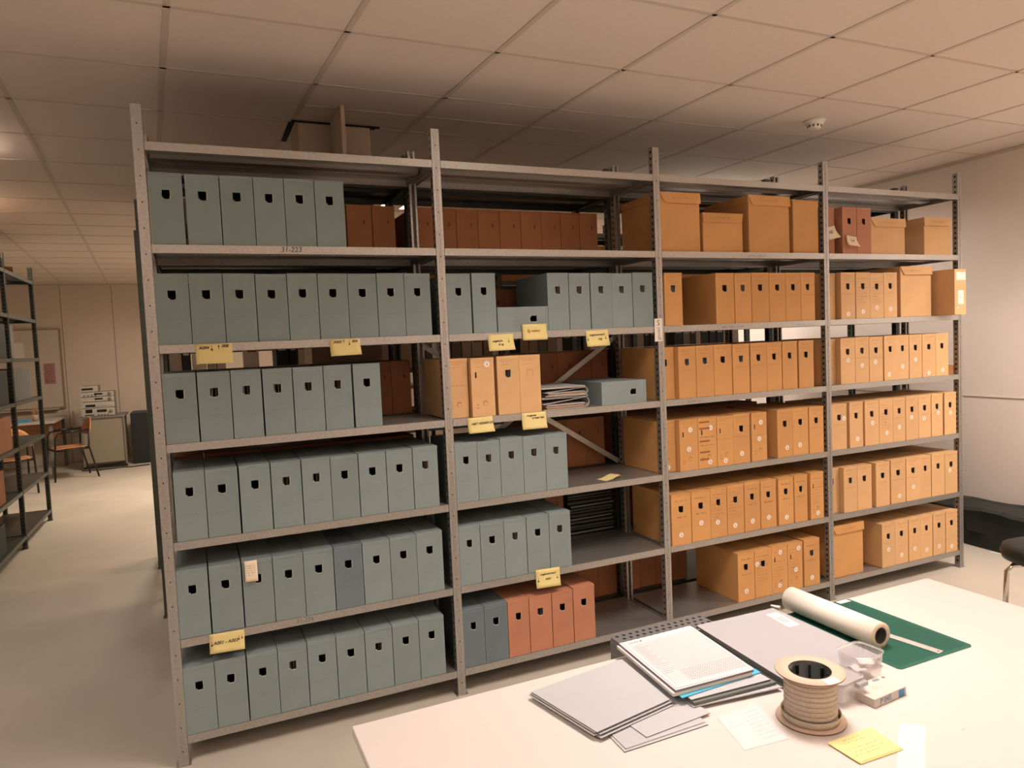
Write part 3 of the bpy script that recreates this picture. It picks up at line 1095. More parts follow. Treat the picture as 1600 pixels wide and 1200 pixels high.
note(1.290, 1.309, 0.127, 0.072, -0.03, [(.58, .42, 'NIET HERBERGD!')], 'yellow note reading in capitals below the tan boxes, nearer the corridor', size=0.0145, y=-0.0025, side=0.014)
note(1.569, 1.311, 0.132, 0.080, 0.0, [(.40, .18, 'omgeven'), (.66, .34, 'is maar kist')], 'yellow note below the tan boxes, just beside the folder stack', size=0.014, y=-0.0025)
note(1.609, 0.531, 0.133, 0.090, 0.03, [(.50, .28, 'ongenummerd'), (.50, .56, 'A001')], 'yellow note with two arrows above the bottom row of the second bay', size=0.0145,
     arrows=((.10, .55, False, 0.022), (.88, .50, False, 0.022)), y=-0.0025)
note(0.127, 0.520, 0.134, 0.078, 0.03, [(.46, .50, 'A001 - A003')], 'yellow note above the bottom row of the first bay, with three arrows', size=0.018,
     arrows=((.07, .50, False, 0.020), (.84, .40, False, 0.016), (.93, .36, False, 0.016)), y=-0.0025)
# note standing on the third box of the fifth row, small writing
t = note(0.278, 0.798, 0.050, 0.086, 0.0, [], 'small cream note stuck on the third box of the fifth row down, first bay', 'cream_note', 0.006, -0.001)
b = MB()
for k in range(6):
    scribble(b, 0.008 + 0.004 * (k % 2), -0.022 - k * 0.010, 0.032, 0.004, 'ink', k + 40, 0.0006, -0.0045)
link('handwriting', b.mesh('handwriting'), t)
# curled cream notes on the reddish boxes of the last bay
note(3.626, 2.252, 0.085, 0.075, -0.22, [(.45, .45, 'N2')], 'curled cream note on the first reddish box, top row, last bay', 'cream_note', 0.02, 0.036, 0.026, 0.012, 'curled notes on the reddish boxes')
note(3.765, 2.208, 0.085, 0.062, 0.12, [(.5, .45, '1-4')], 'curled cream note on the second reddish box, top row, last bay', 'cream_note', 0.02, -0.001, 0.022, 0.015, 'curled notes on the reddish boxes')
# paper tag on the second post
t = thing('paper_tag', 'white paper tag with a letter on the post between second and third bays', 'tag', (2.381, -0.004, 1.686))
b = MB(); b.box(-0.0245, -0.0006, -0.060, 0.0245, 0, 0.060, 'sticker_white'); link('paper', b.mesh('tag_paper'), t)
link('lettering', text_mesh('S', 0.038, 'ink'), t, (0, -0.0010, 0.036), (math.pi / 2, 0, 0))
link('handwriting', text_mesh('gscan', 0.030, 'faint_ink_grey', 0.2), t, (0.0, -0.0010, -0.02), (math.pi / 2, -math.pi / 2, 0))
# curled yellow note lying on the empty shelf
b = MB()
pr = [(-0.062, 0.0008), (-0.02, 0.004), (0.02, 0.014), (0.045, 0.017), (0.058, 0.012), (0.062, 0.004)]
for i in range(len(pr) - 1):
    b.face([(pr[i][0], -0.036, pr[i][1]), (pr[i + 1][0], -0.036, pr[i + 1][1]), (pr[i + 1][0], 0.036, pr[i + 1][1]), (pr[i][0], 0.036, pr[i][1])], 'yellow_note', True)
o = link('sticky_note', b.mesh('curled_note'), None, (2.10, 0.075, H[2] + 0.0005), (0, 0, 0.25))
tag(o, 'curled yellow note lying on the empty part of a shelf', 'note')

# ------------------------------------------------------------------ rack behind: boxes turned away
RB = R2Y + 0.03
n2 = 0


def back_row(row, spans, colour='brown_board', kind='back', h=BH):
    z = H[row - 1]
    for i, (x0, x1) in enumerate(spans):
        archive_box(x0, x1 - 0.001, RB + 0.02, z, kind, colour,
                    'dark brown archive box facing away on the rack behind, %s from left, %s' % (ordinal(i + 1), ROWN[row]),
                    'archive boxes on the rack behind, ' + ROWN[row], None, (), False, h)


def run(a, b_, w=0.122):
    n = max(1, int(round((b_ - a) / w)))
    s = (b_ - a) / n
    return [(a + s * i, a + s * (i + 1) - 0.001) for i in range(n)]


P1 = [k * W for k in range(5)]
back_row(6, run(0.03, 0.88) + [(0.883, 1.010), (1.013, 1.13), (1.225, 1.34), (1.343, 1.463), (1.465, 1.586), (1.588, 1.713), (1.715, 1.841), (1.843, 1.968), (1.970, 2.090), (2.092, 2.213), (2.215, 2.333)], 'back_board')
back_row(5, run(1.23, 1.85) + run(0.03, 1.15) + run(1.86, 2.37) + run(2.55, 3.1), h=0.24)
back_row(4, run(0.03, 0.80) + run(0.86, 1.17) + run(1.82, 2.37) + run(2.43, 3.57) + run(3.63, 4.3), h=0.272)
back_row(3, run(0.03, 1.17) + run(1.83, 2.33) + run(2.43, 3.5))
back_row(2, run(0.03, 1.17) + run(1.92, 2.04) + run(2.43, 3.2))
back_row(1, run(0.86, 1.17) + run(1.86, 2.38) + run(2.43, 2.9) + run(3.64, 4.4))
# pile of dark flat folders on the rack behind (fifth row down)
zz = H[1]
rnd = random.Random(9)
for k in range(13):
    th = rnd.uniform(0.014, 0.026)
    b = MB(); b.box(-0.15, 0, 0, 0.15, 0.30, th * 0.8, 'binder_dark'); b.box(-0.146, -0.004, th * 0.25, 0.146, 0.29, th * 0.45, 'folder_grey' if k % 4 == 0 else 'folder_dark')
    o = link('dark_folder', b.mesh('dark_folder'), None, (2.225 + rnd.uniform(-0.010, 0.010), RB + 0.02 + rnd.uniform(0, 0.01), zz + 0.0005), (0, 0, rnd.uniform(-0.03, 0.03)))
    tag(o, 'dark flat folder, %s from the bottom of the pile on the rack behind' % ordinal(k + 1), 'folder', 'dark folders piled on the rack behind')
    zz += th + 0.0008
# flat paper bundles lying over the far boxes (light edges seen through the gap)
# ------------------------------------------------------------------ rack of binders across the aisle
rnd = random.Random(21)
x = R3X + 0.03
i = 0
cols = ['binder_white', 'binder_dark', 'binder_cream', 'binder_dark', 'binder_grey', 'binder_white', 'binder_dark', 'binder_cream']
CN = {'binder_white': 'white', 'binder_dark': 'black', 'binder_cream': 'cream', 'binder_grey': 'grey'}
_bd = {}


def binder_mesh(c):
    if c in _bd:
        return _bd[c]
    b = MB()
    b.box(0, 0, 0, 0.07, 0.285, 0.003, c)
    b.box(0, 0, 0, 0.07, 0.003, 0.315, c)
    b.box(0, 0, 0, 0.003, 0.285, 0.315, c)
    b.box(0.067, 0, 0, 0.07, 0.285, 0.315, c)
    body = b.mesh('binder_cover')
    b = MB(); b.box(0.008, 0.006, 0.008, 0.062, 0.27, 0.300, 'paper_white'); pap = b.mesh('binder_pages')
    b = MB(); b.box(0.012, -0.0006, 0.17, 0.058, 0, 0.27, 'paper_white' if c != 'binder_white' else 'sticker_red'); lb = b.mesh('spine_label')
    _bd[c] = (body, pap, lb)
    return _bd[c]


while x < R3X + 4 * W - 0.1:
    k = round((x + 0.035 - R3X) / W)
    if abs(x + 0.035 - (R3X + k * W)) < 0.062:
        x = R3X + k * W + 0.03
    if rnd.random() < 0.14:
        x += rnd.uniform(0.04, 0.12)
        continue
    c = rnd.choice(cols)
    w = rnd.choice([0.05, 0.075, 0.075, 0.085])
    i += 1
    t = thing('ring_binder', '%s ring binder seen through the gap, %s from left on the binder rack' % (CN[c], ordinal(i)), 'binder',
              (x, R3Y + 0.045, H3[4] + 0.0007), 0, 'binders on the rack across the aisle', (w / 0.07, 1, rnd.uniform(0.94, 1.0)))
    for nm, me in zip(('cover', 'pages', 'spine_label'), binder_mesh(c)):
        link(nm, me, t)
    x += w + rnd.uniform(0.002, 0.010)
n = 0
for k in range(4):
    for (a, c_) in run(R3X + k * W + 0.04, R3X + (k + 1) * W - 0.10, 0.124):
        n += 1
        archive_box(a, c_, R3Y + 0.045, H3[5], 'std', 'orange_board', 'orange-brown archive box high on the binder rack, %s from left' % ordinal(n),
                    'boxes high on the binder rack')
# contents of the furthest rack (only hinted at)
n = 0
for k in range(4):
    for (a, c_) in run(-0.20 + k * W + 0.04, -0.20 + (k + 1) * W - 0.20, 0.124):
        if k < 2:
            continue
        n += 1
        archive_box(a, c_, 3.09, H[3], 'std', 'tan_board', 'tan archive box on the furthest rack, %s from left' % ordinal(n), 'boxes on the furthest rack')

# ------------------------------------------------------------------ contents of the corridor rack (faces +x, runs along y)
def side_box(ya, yb, z, h, d, colour, label, front=0.02):
    b = MB()
    x1 = -1.33 - front
    b.box(x1 - d, ya, z + 0.0007, x1, yb, z + h, colour)
    o = link('storage_box', b.mesh('dark_box'), None)
    bevel(o, 0.003, 1)
    tag(o, label, 'box', 'boxes on the corridor rack')
    return o


Y0 = 2.02
side_box(3.30, 4.36, H[4], 0.30, 0.37, 'binder_dark', 'black box filling the corridor rack bay, third row down')
side_box(4.47, 4.66, H[4], 0.30, 0.37, 'binder_grey', 'grey upright box beside the black one, corridor rack third row down')
side_box(3.35, 4.30, H[3], 0.29, 0.37, 'binder_dark', 'black box in the fourth row down of the corridor rack')
for k in range(9):
    side_box(4.48 + k * 0.085, 4.555 + k * 0.085, H[3], 0.30, 0.36, 'folder_dark', 'dark grey file, %s from near end, corridor rack fourth row down' % ordinal(k + 1))
side_box(3.42, 4.28, H[2], 0.29, 0.37, 'brown_board', 'brown box in the fifth row down of the corridor rack')
side_box(3.32, 3.9, H[1], 0.27, 0.36, 'brown_board', 'brown box low on the corridor rack, near bay')
side_box(3.32, 3.8, H[0], 0.24, 0.36, 'binder_dark', 'black box on the bottom shelf of the corridor rack, near bay')
side_box(2.15, 3.15, H[1], 0.30, 0.37, 'brown_board', 'brown box at the near end of the corridor rack, low')
side_box(2.15, 3.15, H[3], 0.30, 0.37, 'binder_dark', 'black box at the near end of the corridor rack, chest height')
for k in range(4):
    b = MB()
    M = Matrix.Translation((-1.52, 3.6 + 0.42 * k, H[6] + 0.001)) @ Matrix.Rotation(0.2 * k - 0.2, 4, 'Z')
    b.box(-0.14, -0.15, 0, 0.14, 0.15, 0.055 + 0.02 * (k % 3), 'brown_board', M)
    tag(link('flat_box', b.mesh('flat_box')), 'flat dark brown box on top of the corridor rack, %s from the near end' % ordinal(k + 1), 'box', 'flat boxes on top of the corridor rack')

# ------------------------------------------------------------------ far end of the corridor
# whiteboard with poster
t = thing('whiteboard', 'white board leaning on the far wall behind the desk', 'whiteboard', (0, 0, 0))
b = MB(); b.box(-3.4, FAR - 0.05, 0.93, -1.84, FAR - 0.02, 2.17, 'whiteboard'); link('panel', b.mesh('board_panel'), t)
b = MB()
for q in ((-3.42, 2.17, -1.815, 2.19), (-3.42, 0.905, -1.815, 0.93), (-1.84, 0.93, -1.815, 2.17), (-3.42, 0.93, -3.4, 2.17)):
    b.box(q[0], FAR - 0.055, q[1], q[2], FAR - 0.015, q[3], 'seam')
link('frame', b.mesh('board_frame'), t)
b = MB(); b.box(-3.2, FAR - 0.12, 0.895, -1.9, FAR - 0.055, 0.905, 'seam_light'); link('pen_tray', b.mesh('pen_tray'), t)
t = thing('poster', 'small pink printed poster on the white board', 'poster', (-2.0, FAR - 0.0525, 1.47))
b = MB(); b.box(-0.078, -0.001, -0.165, 0.078, 0, 0.165, 'poster_pink'); link('sheet', b.mesh('poster_sheet'), t)
b = MB()
for k in range(8):
    scribble(b, -0.06, 0.12 - k * 0.035, 0.115, 0.016, 'poster_ink', 70 + k, 0.004, -0.0014)
link('print', b.mesh('poster_print'), t)
b = MB(); b.box(-2.46, FAR - 0.0525, 1.70, -2.32, FAR - 0.0505, 1.98, 'sticker_white')
tag(link('paper_sheet', b.mesh('paper_sheet')), 'white paper sheet on the white board seen between the rack posts', 'paper')

# desk
t = thing('desk', 'white topped desk at the far end of the corridor', 'desk', (-2.33, 9.50, 0))
b = MB(); b.box(-0.70, -0.55, 0.77, 0.56, 0.65, 0.80, 'table_top'); bevel(link('top', b.mesh('desk_top'), t), 0.004)
for sx in (-0.64, 0.50):
    for sy in (-0.48, 0.58):
        b = MB(); b.box(sx - 0.02, sy - 0.02, 0, sx + 0.02, sy + 0.02, 0.77, 'binder_grey'); link('leg', b.mesh('desk_leg'), t)
b = MB(); b.box(-0.62, 0.52, 0.45, 0.48, 0.54, 0.77, 'beech'); link('modesty_panel', b.mesh('modesty_panel'), t)
b = MB(); b.box(-2.30, 9.12, 0.801, -2.12, 9.27, 0.835, 'folder_blue')
tag(link('blue_box', b.mesh('blue_box')), 'small blue flat box on the far desk', 'box')
b = MB()
b.lathe([(0.0, 0.0), (0.035, 0.0), (0.045, 0.09), (0.042, 0.09), (0.033, 0.005), (0, 0.005)], 'kraft', 16)
for k in range(7):
    a = k * 0.9
    b.tube([(0.01 * math.cos(a), 0.01 * math.sin(a), 0.01), (0.05 * math.cos(a), 0.05 * math.sin(a), 0.15 + 0.01 * k)], 0.004, 'beech', 5)
tag(link('pencil_cup', b.mesh('pencil_cup'), None, (-2.06, 9.30, 0.801)), 'small cup of pencils on the far desk', 'cup')


def wood_chair(loc, rz, label):
    t = thing('arm_chair', label, 'chair', loc, rz, 'wooden chairs by the far desk')
    b = MB()
    pts = []
    for k in range(9):          # curved seat
        u = -1 + k / 4
        pts.append(u)
    def S_(i, j):
        u, v = -1 + i / 4, -1 + j / 3
        return (u * 0.21, v * 0.20, 0.445 + 0.012 * (u * u) - 0.01 * (v * v) * (1 if v < 0 else 0))
    b.grid(S_, 8, 6, 'beech')
    o = link('seat', b.mesh('chair_seat'), t); md = o.modifiers.new('thickness', 'SOLIDIFY'); md.thickness = 0.012
    b = MB()
    n = 10
    def B_(i, j):
        a = -1 + 2 * i / n
        v = j / 5
        return (a * 0.22, 0.20 + 0.03 * v + 0.05 * (1 - a * a), 0.60 + v * 0.25 * math.sqrt(max(0.0, 1 - (a * 0.93) ** 2)))
    b.grid(B_, n, 5, 'beech')
    o = link('backrest', b.mesh('chair_back'), t); md = o.modifiers.new('thickness', 'SOLIDIFY'); md.thickness = 0.012
    for sx in (-1, 1):
        b = MB()
        b.tube([(sx * 0.235, -0.24, 0), (sx * 0.235, -0.20, 0.60), (sx * 0.235, -0.17, 0.655), (sx * 0.235, -0.10, 0.67), (sx * 0.235, 0.22, 0.68)], 0.0125, 'black_tube', 8)
        link('leg', b.mesh('chair_front_leg'), t)
        b = MB()
        b.tube([(sx * 0.235, 0.30, 0), (sx * 0.235, 0.20, 0.45), (sx * 0.22, 0.215, 0.70)], 0.0125, 'black_tube', 8)
        link('leg', b.mesh('chair_rear_leg'), t)
        b = MB()
        b.tube([(sx * 0.235, -0.12, 0.672), (sx * 0.235, 0.12, 0.685)], 0.018, 'black_tube', 8)
        link('armrest', b.mesh('chair_arm'), t)
    b = MB()
    b.tube([(-0.235, -0.215, 0.425), (0.235, -0.215, 0.425)], 0.011, 'black_tube', 8)
    b.tube([(-0.235, 0.205, 0.425), (0.235, 0.205, 0.425)], 0.011, 'black_tube', 8)
    b.tube([(-0.235, -0.215, 0.425), (-0.235, 0.205, 0.425)], 0.011, 'black_tube', 8)
    b.tube([(0.235, -0.215, 0.425), (0.235, 0.205, 0.425)], 0.011, 'black_tube', 8)
    link('seat_frame', b.mesh('seat_frame'), t)
    return t


wood_chair((-1.57, 8.62, 0), -math.pi / 2 + 0.35, 'beech armchair with black tube frame beside the far desk')
wood_chair((-2.10, 7.75, 0), math.pi + 0.35, 'beech chair in front of the far desk, half hidden by the rack')

# cabinet with stereo units
t = thing('equipment_cabinet', 'low grey cabinet carrying a stack of hi-fi units', 'cabinet', (-1.19, 9.55, 0))
b = MB(); b.box(-0.27, -0.30, 0.10, 0.27, 0.30, 0.78, 'cabinet_grey'); link('body', b.mesh('cabinet_body'), t)
b = MB(); b.box(-0.30, -0.33, 0.78, 0.30, 0.33, 0.805, 'silver_case'); link('top', b.mesh('cabinet_top'), t)
b = MB()
for sx in (-0.29, 0.27):
    b.box(sx, -0.33, 0.0, sx + 0.02, -0.31, 0.78, 'silver_case')
b.box(-0.29, -0.33, 0.02, 0.29, -0.31, 0.05, 'black_tube')
link('frame', b.mesh('cabinet_frame'), t)
zz = 0.8055
HF = [(0.44, 0.125, 'cassette deck with round dial', -1.24), (0.43, 0.095, 'disc player with dark tray', -1.235), (0.44, 0.075, 'tuner with display and dial', -1.24),
      (0.44, 0.075, 'amplifier with row of knobs', -1.24), (0.23, 0.095, 'small half-width unit', -1.34)]
for k, (w, h, nm, cx) in enumerate(HF):
    t = thing('hifi_unit', 'silver ' + nm + ', %s from the bottom of the hi-fi stack' % ordinal(k + 1), 'hi-fi unit', (cx, 9.42, zz), 0, 'stacked hi-fi units')
    b = MB(); b.box(-w / 2, -0.15, 0.006, w / 2, 0.15, h - 0.002, 'silver_case')
    for sx in (-1, 1):
        for sy in (-1, 1):
            b.box(sx * w * 0.4 - 0.012, sy * 0.12 - 0.012, 0, sx * w * 0.4 + 0.012, sy * 0.12 + 0.012, 0.006, 'black_tube')
    link('case', b.mesh('unit_case'), t)
    b = MB(); b.box(-w / 2, -0.158, 0.006, w / 2, -0.15, h - 0.002, 'silver_panel'); link('front_panel', b.mesh('unit_panel'), t)
    b = MB()
    if k == 0:
        b.box(-0.17, -0.160, 0.055, -0.08, -0.158, 0.11, 'display_black'); b.box(-0.02, -0.160, 0.06, 0.11, -0.158, 0.10, 'display_black'); b.box(-0.18, -0.160, 0.015, -0.06, -0.158, 0.03, 'display_black')
    elif k == 1:
        b.box(-0.17, -0.160, 0.02, -0.04, -0.158, 0.055, 'display_black'); b.box(-0.03, -0.160, 0.02, 0.18, -0.158, 0.03, 'silver_case')
    elif k == 4:
        b.box(-0.10, -0.160, 0.03, 0.05, -0.158, 0.06, 'display_black')
    else:
        b.box(-0.04, -0.160, 0.03, 0.07, -0.158, 0.055, 'display_black')
    link('display', b.mesh('unit_display'), t)
    if k in (0, 2, 3):
        b = MB()
        b.lathe([(0.0, 0.02), (0.022, 0.02), (0.026, 0.0)], 'silver_case', 20)
        link('dial', b.mesh('unit_dial'), t, (0.165, -0.158, h * 0.55), (math.pi / 2, 0, 0))
    if k in (0, 3):
        for q in range(4):
            b = MB(); b.lathe([(0.0, 0.01), (0.008, 0.01), (0.009, 0.0)], 'display_black', 10)
            link('knob', b.mesh('unit_knob'), t, (-0.17 + 0.05 * q if k == 3 else 0.0 + 0.04 * q, -0.158, 0.022), (math.pi / 2, 0, 0))
    zz += h + 0.0005
b = MB(); b.box(-0.84, 9.48, 0.003, -0.30, 10.05, 0.80, 'black_plastic')
o = link('black_cabinet', b.mesh('black_cabinet')); bevel(o, 0.006)
tag(o, 'plain black cabinet standing beside the hi-fi cabinet', 'cabinet')
b = MB(); b.tube([(-1.5, 9.15, 0.012), (-1.25, 9.10, 0.010), (-1.0, 9.16, 0.012), (-0.85, 9.12, 0.010), (-0.6, 9.18, 0.010)], 0.008, 'black_tube', 6)
tag(link('power_cable', b.mesh('power_cable')), 'black cable on the floor before the hi-fi cabinet', 'cable')
b = MB(); b.box(-1.74, FAR - 0.03, 0.28, -1.66, FAR - 0.002, 0.42, 'white_plastic'); b.box(-1.715, FAR - 0.034, 0.42, -1.685, FAR - 0.002, 0.85, 'seam_light')
tag(link('wall_socket', b.mesh('wall_socket')), 'white wall socket with cable duct near the far desk', 'socket')

# ------------------------------------------------------------------ right side: covered stack and chair
b = MB()
rnd = random.Random(2)
ny, prof = 34, [(5.30, 0.0), (5.305, 0.10), (5.30, 0.20), (5.315, 0.262), (5.36, 0.278), (5.46, 0.283), (5.56, 0.286), (5.63, 0.290)]
G = []
for j in range(ny + 1):
    y = -2.6 + (1.55 + 2.6) * j / ny
    rowp = []
    for i, (px, pz) in enumerate(prof):
        jx = rnd.uniform(-0.012, 0.012) if 0 < i < 7 else 0
        jz = rnd.uniform(-0.008, 0.012) if i > 2 else rnd.uniform(-0.01, 0.01) * (i > 0)
        rowp.append((px + jx + (0.02 * math.sin(y * 3) if i < 3 else 0) - 0.03 * (0.3 - y) * (i < 4) * 0.3, y + rnd.uniform(-0.02, 0.02) * (0 < j < ny), max(0.003, pz + jz)))
    G.append(rowp)
for j in range(ny):
    for i in range(len(prof) - 1):
        b.face([G[j][i], G[j][i + 1], G[j + 1][i + 1], G[j + 1][i]][::-1], 'black_film', True)
for e, s in ((0, 1), (ny, -1)):
    q = [G[e][i] for i in range(len(prof))] + [(5.63, G[e][-1][1], 0.003)]
    b.face(q if s > 0 else q[::-1], 'black_film')
o = link('plastic_covered_stack', b.mesh('plastic_covered_stack'))
tag(o, 'long low stack wrapped in black plastic sheeting along the right wall', 'covered stack')
b = MB()
for j in range(10):
    y = -1.2 + j * 0.13
    b.face([(5.262, y, 0.002), (5.275, y, 0.006), (5.275, y + 0.135, 0.004), (5.262 - 0.004 * (j % 2), y + 0.135, 0.002)], 'seam_light')
o = link('plastic_strip', b.mesh('plastic_strip')); tag(o, 'thin pale strip of folded plastic at the foot of the black stack', 'strip')

t = thing('padded_chair', 'black padded seat with chrome legs standing beyond the table, near the wall', 'chair', (4.10, -0.93, 0), 0.2)
b = MB()
b.lathe([(0.0, 0.40), (0.17, 0.40), (0.205, 0.415), (0.215, 0.445), (0.205, 0.475), (0.17, 0.49), (0.0, 0.495)], 'black_plastic', 36)
link('seat', b.mesh('chair_pad'), t)
for k in range(4):
    a = math.radians(45 + 90 * k)
    b = MB()
    c_, s_ = math.cos(a), math.sin(a)
    b.tube([(c_ * 0.10, s_ * 0.10, 0.39), (c_ * 0.17, s_ * 0.17, 0.385), (c_ * 0.20, s_ * 0.20, 0.355), (c_ * 0.215, s_ * 0.215, 0.0)], 0.0125, 'chrome', 10)
    link('leg', b.mesh('chair_leg'), t)

# perforated step between rack and table
t = thing('step_stool', 'grey perforated metal step standing between rack and table', 'step stool', (1.665, -0.585, 0))
b = MB()
b.prism([(0.015, -0.26), (0.46, -0.26), (0.47, -0.25), (0.47, -0.01), (0.46, 0), (0.015, 0), (0, -0.015), (0, -0.245)], 0.388, 0.402, 'perforated_grey')
for i in range(14):
    for j in range(8):
        x, y = 0.025 + i * 0.033 + (0.016 if j % 2 else 0), -0.022 - j * 0.031
        if x < 0.455:
            b.disc(x, y, 0.4023, 0.0085, 'hole_dark', 10)
link('tread', b.mesh('step_tread'), t)
for (x, y) in ((0.01, -0.01), (0.45, -0.01), (0.01, -0.25), (0.45, -0.25)):
    b = MB(); b.box(x - 0.008 + (0.0), y - 0.010, 0.0, x + 0.012, y + 0.006, 0.388, 'perforated_grey'); link('leg', b.mesh('step_leg'), t)
b = MB(); b.prism([(-0.002, -0.25), (0.003, -0.25), (0.003, -0.012), (-0.002, -0.012)], 0.22, 0.388, 'perforated_grey'); link('side_panel', b.mesh('step_side'), t)

# ------------------------------------------------------------------ work table and what lies on it
TZ = 0.75
t = thing('work_table', 'large white work table in front of the rack', 'table', (1.461, -1.90, 0))
b = MB(); b.box(-1.026, -0.55, TZ - 0.025, 1.026, 0.478, TZ, 'table_top'); bevel(link('table_top', b.mesh('worktop'), t), 0.003)
b = MB(); b.box(-0.97, -0.50, TZ - 0.085, 0.97, -0.47, TZ - 0.025, 'table_edge'); b.box(-0.97, 0.40, TZ - 0.085, 0.97, 0.43, TZ - 0.025, 'table_edge')
b.box(-0.97, -0.47, TZ - 0.085, -0.94, 0.40, TZ - 0.025, 'table_edge'); b.box(0.94, -0.47, TZ - 0.085, 0.97, 0.40, TZ - 0.025, 'table_edge')
link('apron', b.mesh('table_apron'), t)
for sx in (-0.95, 0.95):
    for sy in (-0.48, 0.41):
        b = MB(); b.box(sx - 0.02, sy - 0.02, 0, sx + 0.02, sy + 0.02, TZ - 0.03, 'table_edge'); link('leg', b.mesh('table_leg'), t)


def slab(name, quad, z, th, m, label, cat, group=None, mside=None, lift=None):
    """flat sheet or folder from its four corners; lift raises a corner: {index: dz}"""
    b = MB()
    n = 8
    lift = lift or {}
    c = [Vector((q[0], q[1], lift.get(i, 0.0))) for i, q in enumerate(quad)]

    def P(u, v, top):
        p = c[0] * (1 - u) * (1 - v) + c[1] * u * (1 - v) + c[2] * u * v + c[3] * (1 - u) * v
        k = p.z
        return (p.x, p.y, z + k * max(u if k else 0, 1 if not k else 0.6) + (th if top else 0))
    for i in range(n):
        for j in range(n):
            for top in (True, False):
                q = [P(i / n, j / n, top), P((i + 1) / n, j / n, top), P((i + 1) / n, (j + 1) / n, top), P(i / n, (j + 1) / n, top)]
                a = (Vector(q[1]) - Vector(q[0])).cross(Vector(q[2]) - Vector(q[0])).z
                if (a > 0) != top:
                    q = q[::-1]
                b.face(q, m, False)
    for k in range(n):
        for (u0, v0, u1, v1) in ((k / n, 0, (k + 1) / n, 0), (1, k / n, 1, (k + 1) / n), (1 - k / n, 1, 1 - (k + 1) / n, 1), (0, 1 - k / n, 0, 1 - (k + 1) / n)):
            b.face([P(u0, v0, False), P(u1, v1, False), P(u1, v1, True), P(u0, v0, True)], mside or m)
    o = link(name, b.mesh(name))
    if label:
        tag(o, label, cat, group)
    return o


def off(q, dx, dy):
    return [(a + dx, c + dy) for a, c in q]


# B: grey folders nearest the viewer, then A on top of them
B = [(0.953, -1.823), (1.184, -1.823), (1.216, -1.560), (0.965, -1.52)]
slab('grey_folder', [(0.950, -1.826), (1.180, -1.824), (1.210, -1.560), (0.965, -1.52)], TZ + 0.0004, 0.0022, 'folder_grey', 'grey folder at the very bottom of the near pile on the table', 'folder', 'grey folders on the table', 'folder_dark')
slab('grey_folder', [(0.957, -1.820), (1.178, -1.815), (1.206, -1.556), (0.968, -1.52)], TZ + 0.0032, 0.0020, 'folder_grey', 'grey folder second from below in the near pile', 'folder', 'grey folders on the table', 'raw_edge')
slab('grey_folder', [(1.020, -1.808), (1.212, -1.793), (1.205, -1.60), (1.0, -1.58)], TZ + 0.0058, 0.0016, 'folder_grey', 'smaller grey folder lying skewed on top of the near pile', 'folder', 'grey folders on the table', 'folder_dark')
A = [(0.922, -1.757), (1.152, -1.716), (1.170, -1.474), (0.872, -1.519)]
for k, (dx, dy) in enumerate(((0.004, -0.010), (-0.006, 0.004), (0.006, -0.004), (-0.003, 0.006), (0, 0))):
    slab('grey_folder', off(A, dx, dy), TZ + 0.0080 + 0.0026 * k, 0.0018, 'folder_grey', 'grey folder, %s from the top of the pile near the table corner' % ordinal(5 - k), 'folder', 'pile of grey folders',
         'folder_dark' if k % 2 == 0 else 'raw_edge')
# C: dark folders, blue folder, white papers, chart
slab('dark_folder', [(1.190, -1.757), (1.444, -1.786), (1.425, -1.46), (1.21, -1.45)], TZ + 0.0085, 0.003, 'folder_grey', 'grey folder with dark lining under the paper pile, lowest', 'folder', 'folders under the chart', 'paper_white')
slab('dark_folder', [(1.194, -1.757), (1.438, -1.772), (1.428, -1.46), (1.212, -1.45)], TZ + 0.0125, 0.007, 'folder_dark', 'dark bulging folder under the paper pile', 'folder', 'folders under the chart')
slab('dark_folder', [(1.192, -1.748), (1.430, -1.762), (1.426, -1.46), (1.214, -1.45)], TZ + 0.0200, 0.004, 'folder_grey', 'grey folder directly beneath the blue one in the paper pile', 'folder', 'folders under the chart', 'folder_dark')
slab('blue_folder', [(1.175, -1.735), (1.432, -1.725), (1.436, -1.435), (1.205, -1.43)], TZ + 0.0250, 0.002, 'folder_blue', 'bright blue plastic folder in the paper pile', 'folder')
slab('paper_stack', [(1.158, -1.722), (1.400, -1.728), (1.420, -1.430), (1.186, -1.424)], TZ + 0.0276, 0.008, 'paper_white', 'thick bundle of white papers under the printed chart', 'paper', None, 'raw_edge')
slab('white_sheets', [(1.166, -1.722), (1.404, -1.730), (1.430, -1.428), (1.192, -1.426)], TZ + 0.0362, 0.006, 'paper_white', 'several white sheets just under the printed chart', 'paper', None, 'paper_grid')
Q = [(1.171, -1.716), (1.407, -1.727), (1.440, -1.428), (1.200, -1.430)]
ch = thing('printed_chart', 'white printed chart with a fine grid on top of the paper pile', 'paper', (0, 0, 0))
o = slab('sheet', Q, TZ + 0.0426, 0.0008, 'paper_white', None, None)
o.parent = ch
b = MB()


def QP(u, v):
    p = [Vector(q) for q in Q]
    r_ = p[0] * (1 - u) * (1 - v) + p[1] * u * (1 - v) + p[2] * u * v + p[3] * (1 - u) * v
    return r_


def qline(u0, v0, u1, v1, t, m='paper_grid', z=TZ + 0.0437):
    a, c = QP(u0, v0), QP(u1, v1)
    d = (c - a).normalized()
    n = Vector((-d.y, d.x)) * t / 2
    b.face([(a.x - n.x, a.y - n.y, z), (c.x - n.x, c.y - n.y, z), (c.x + n.x, c.y + n.y, z), (a.x + n.x, a.y + n.y, z)], m)


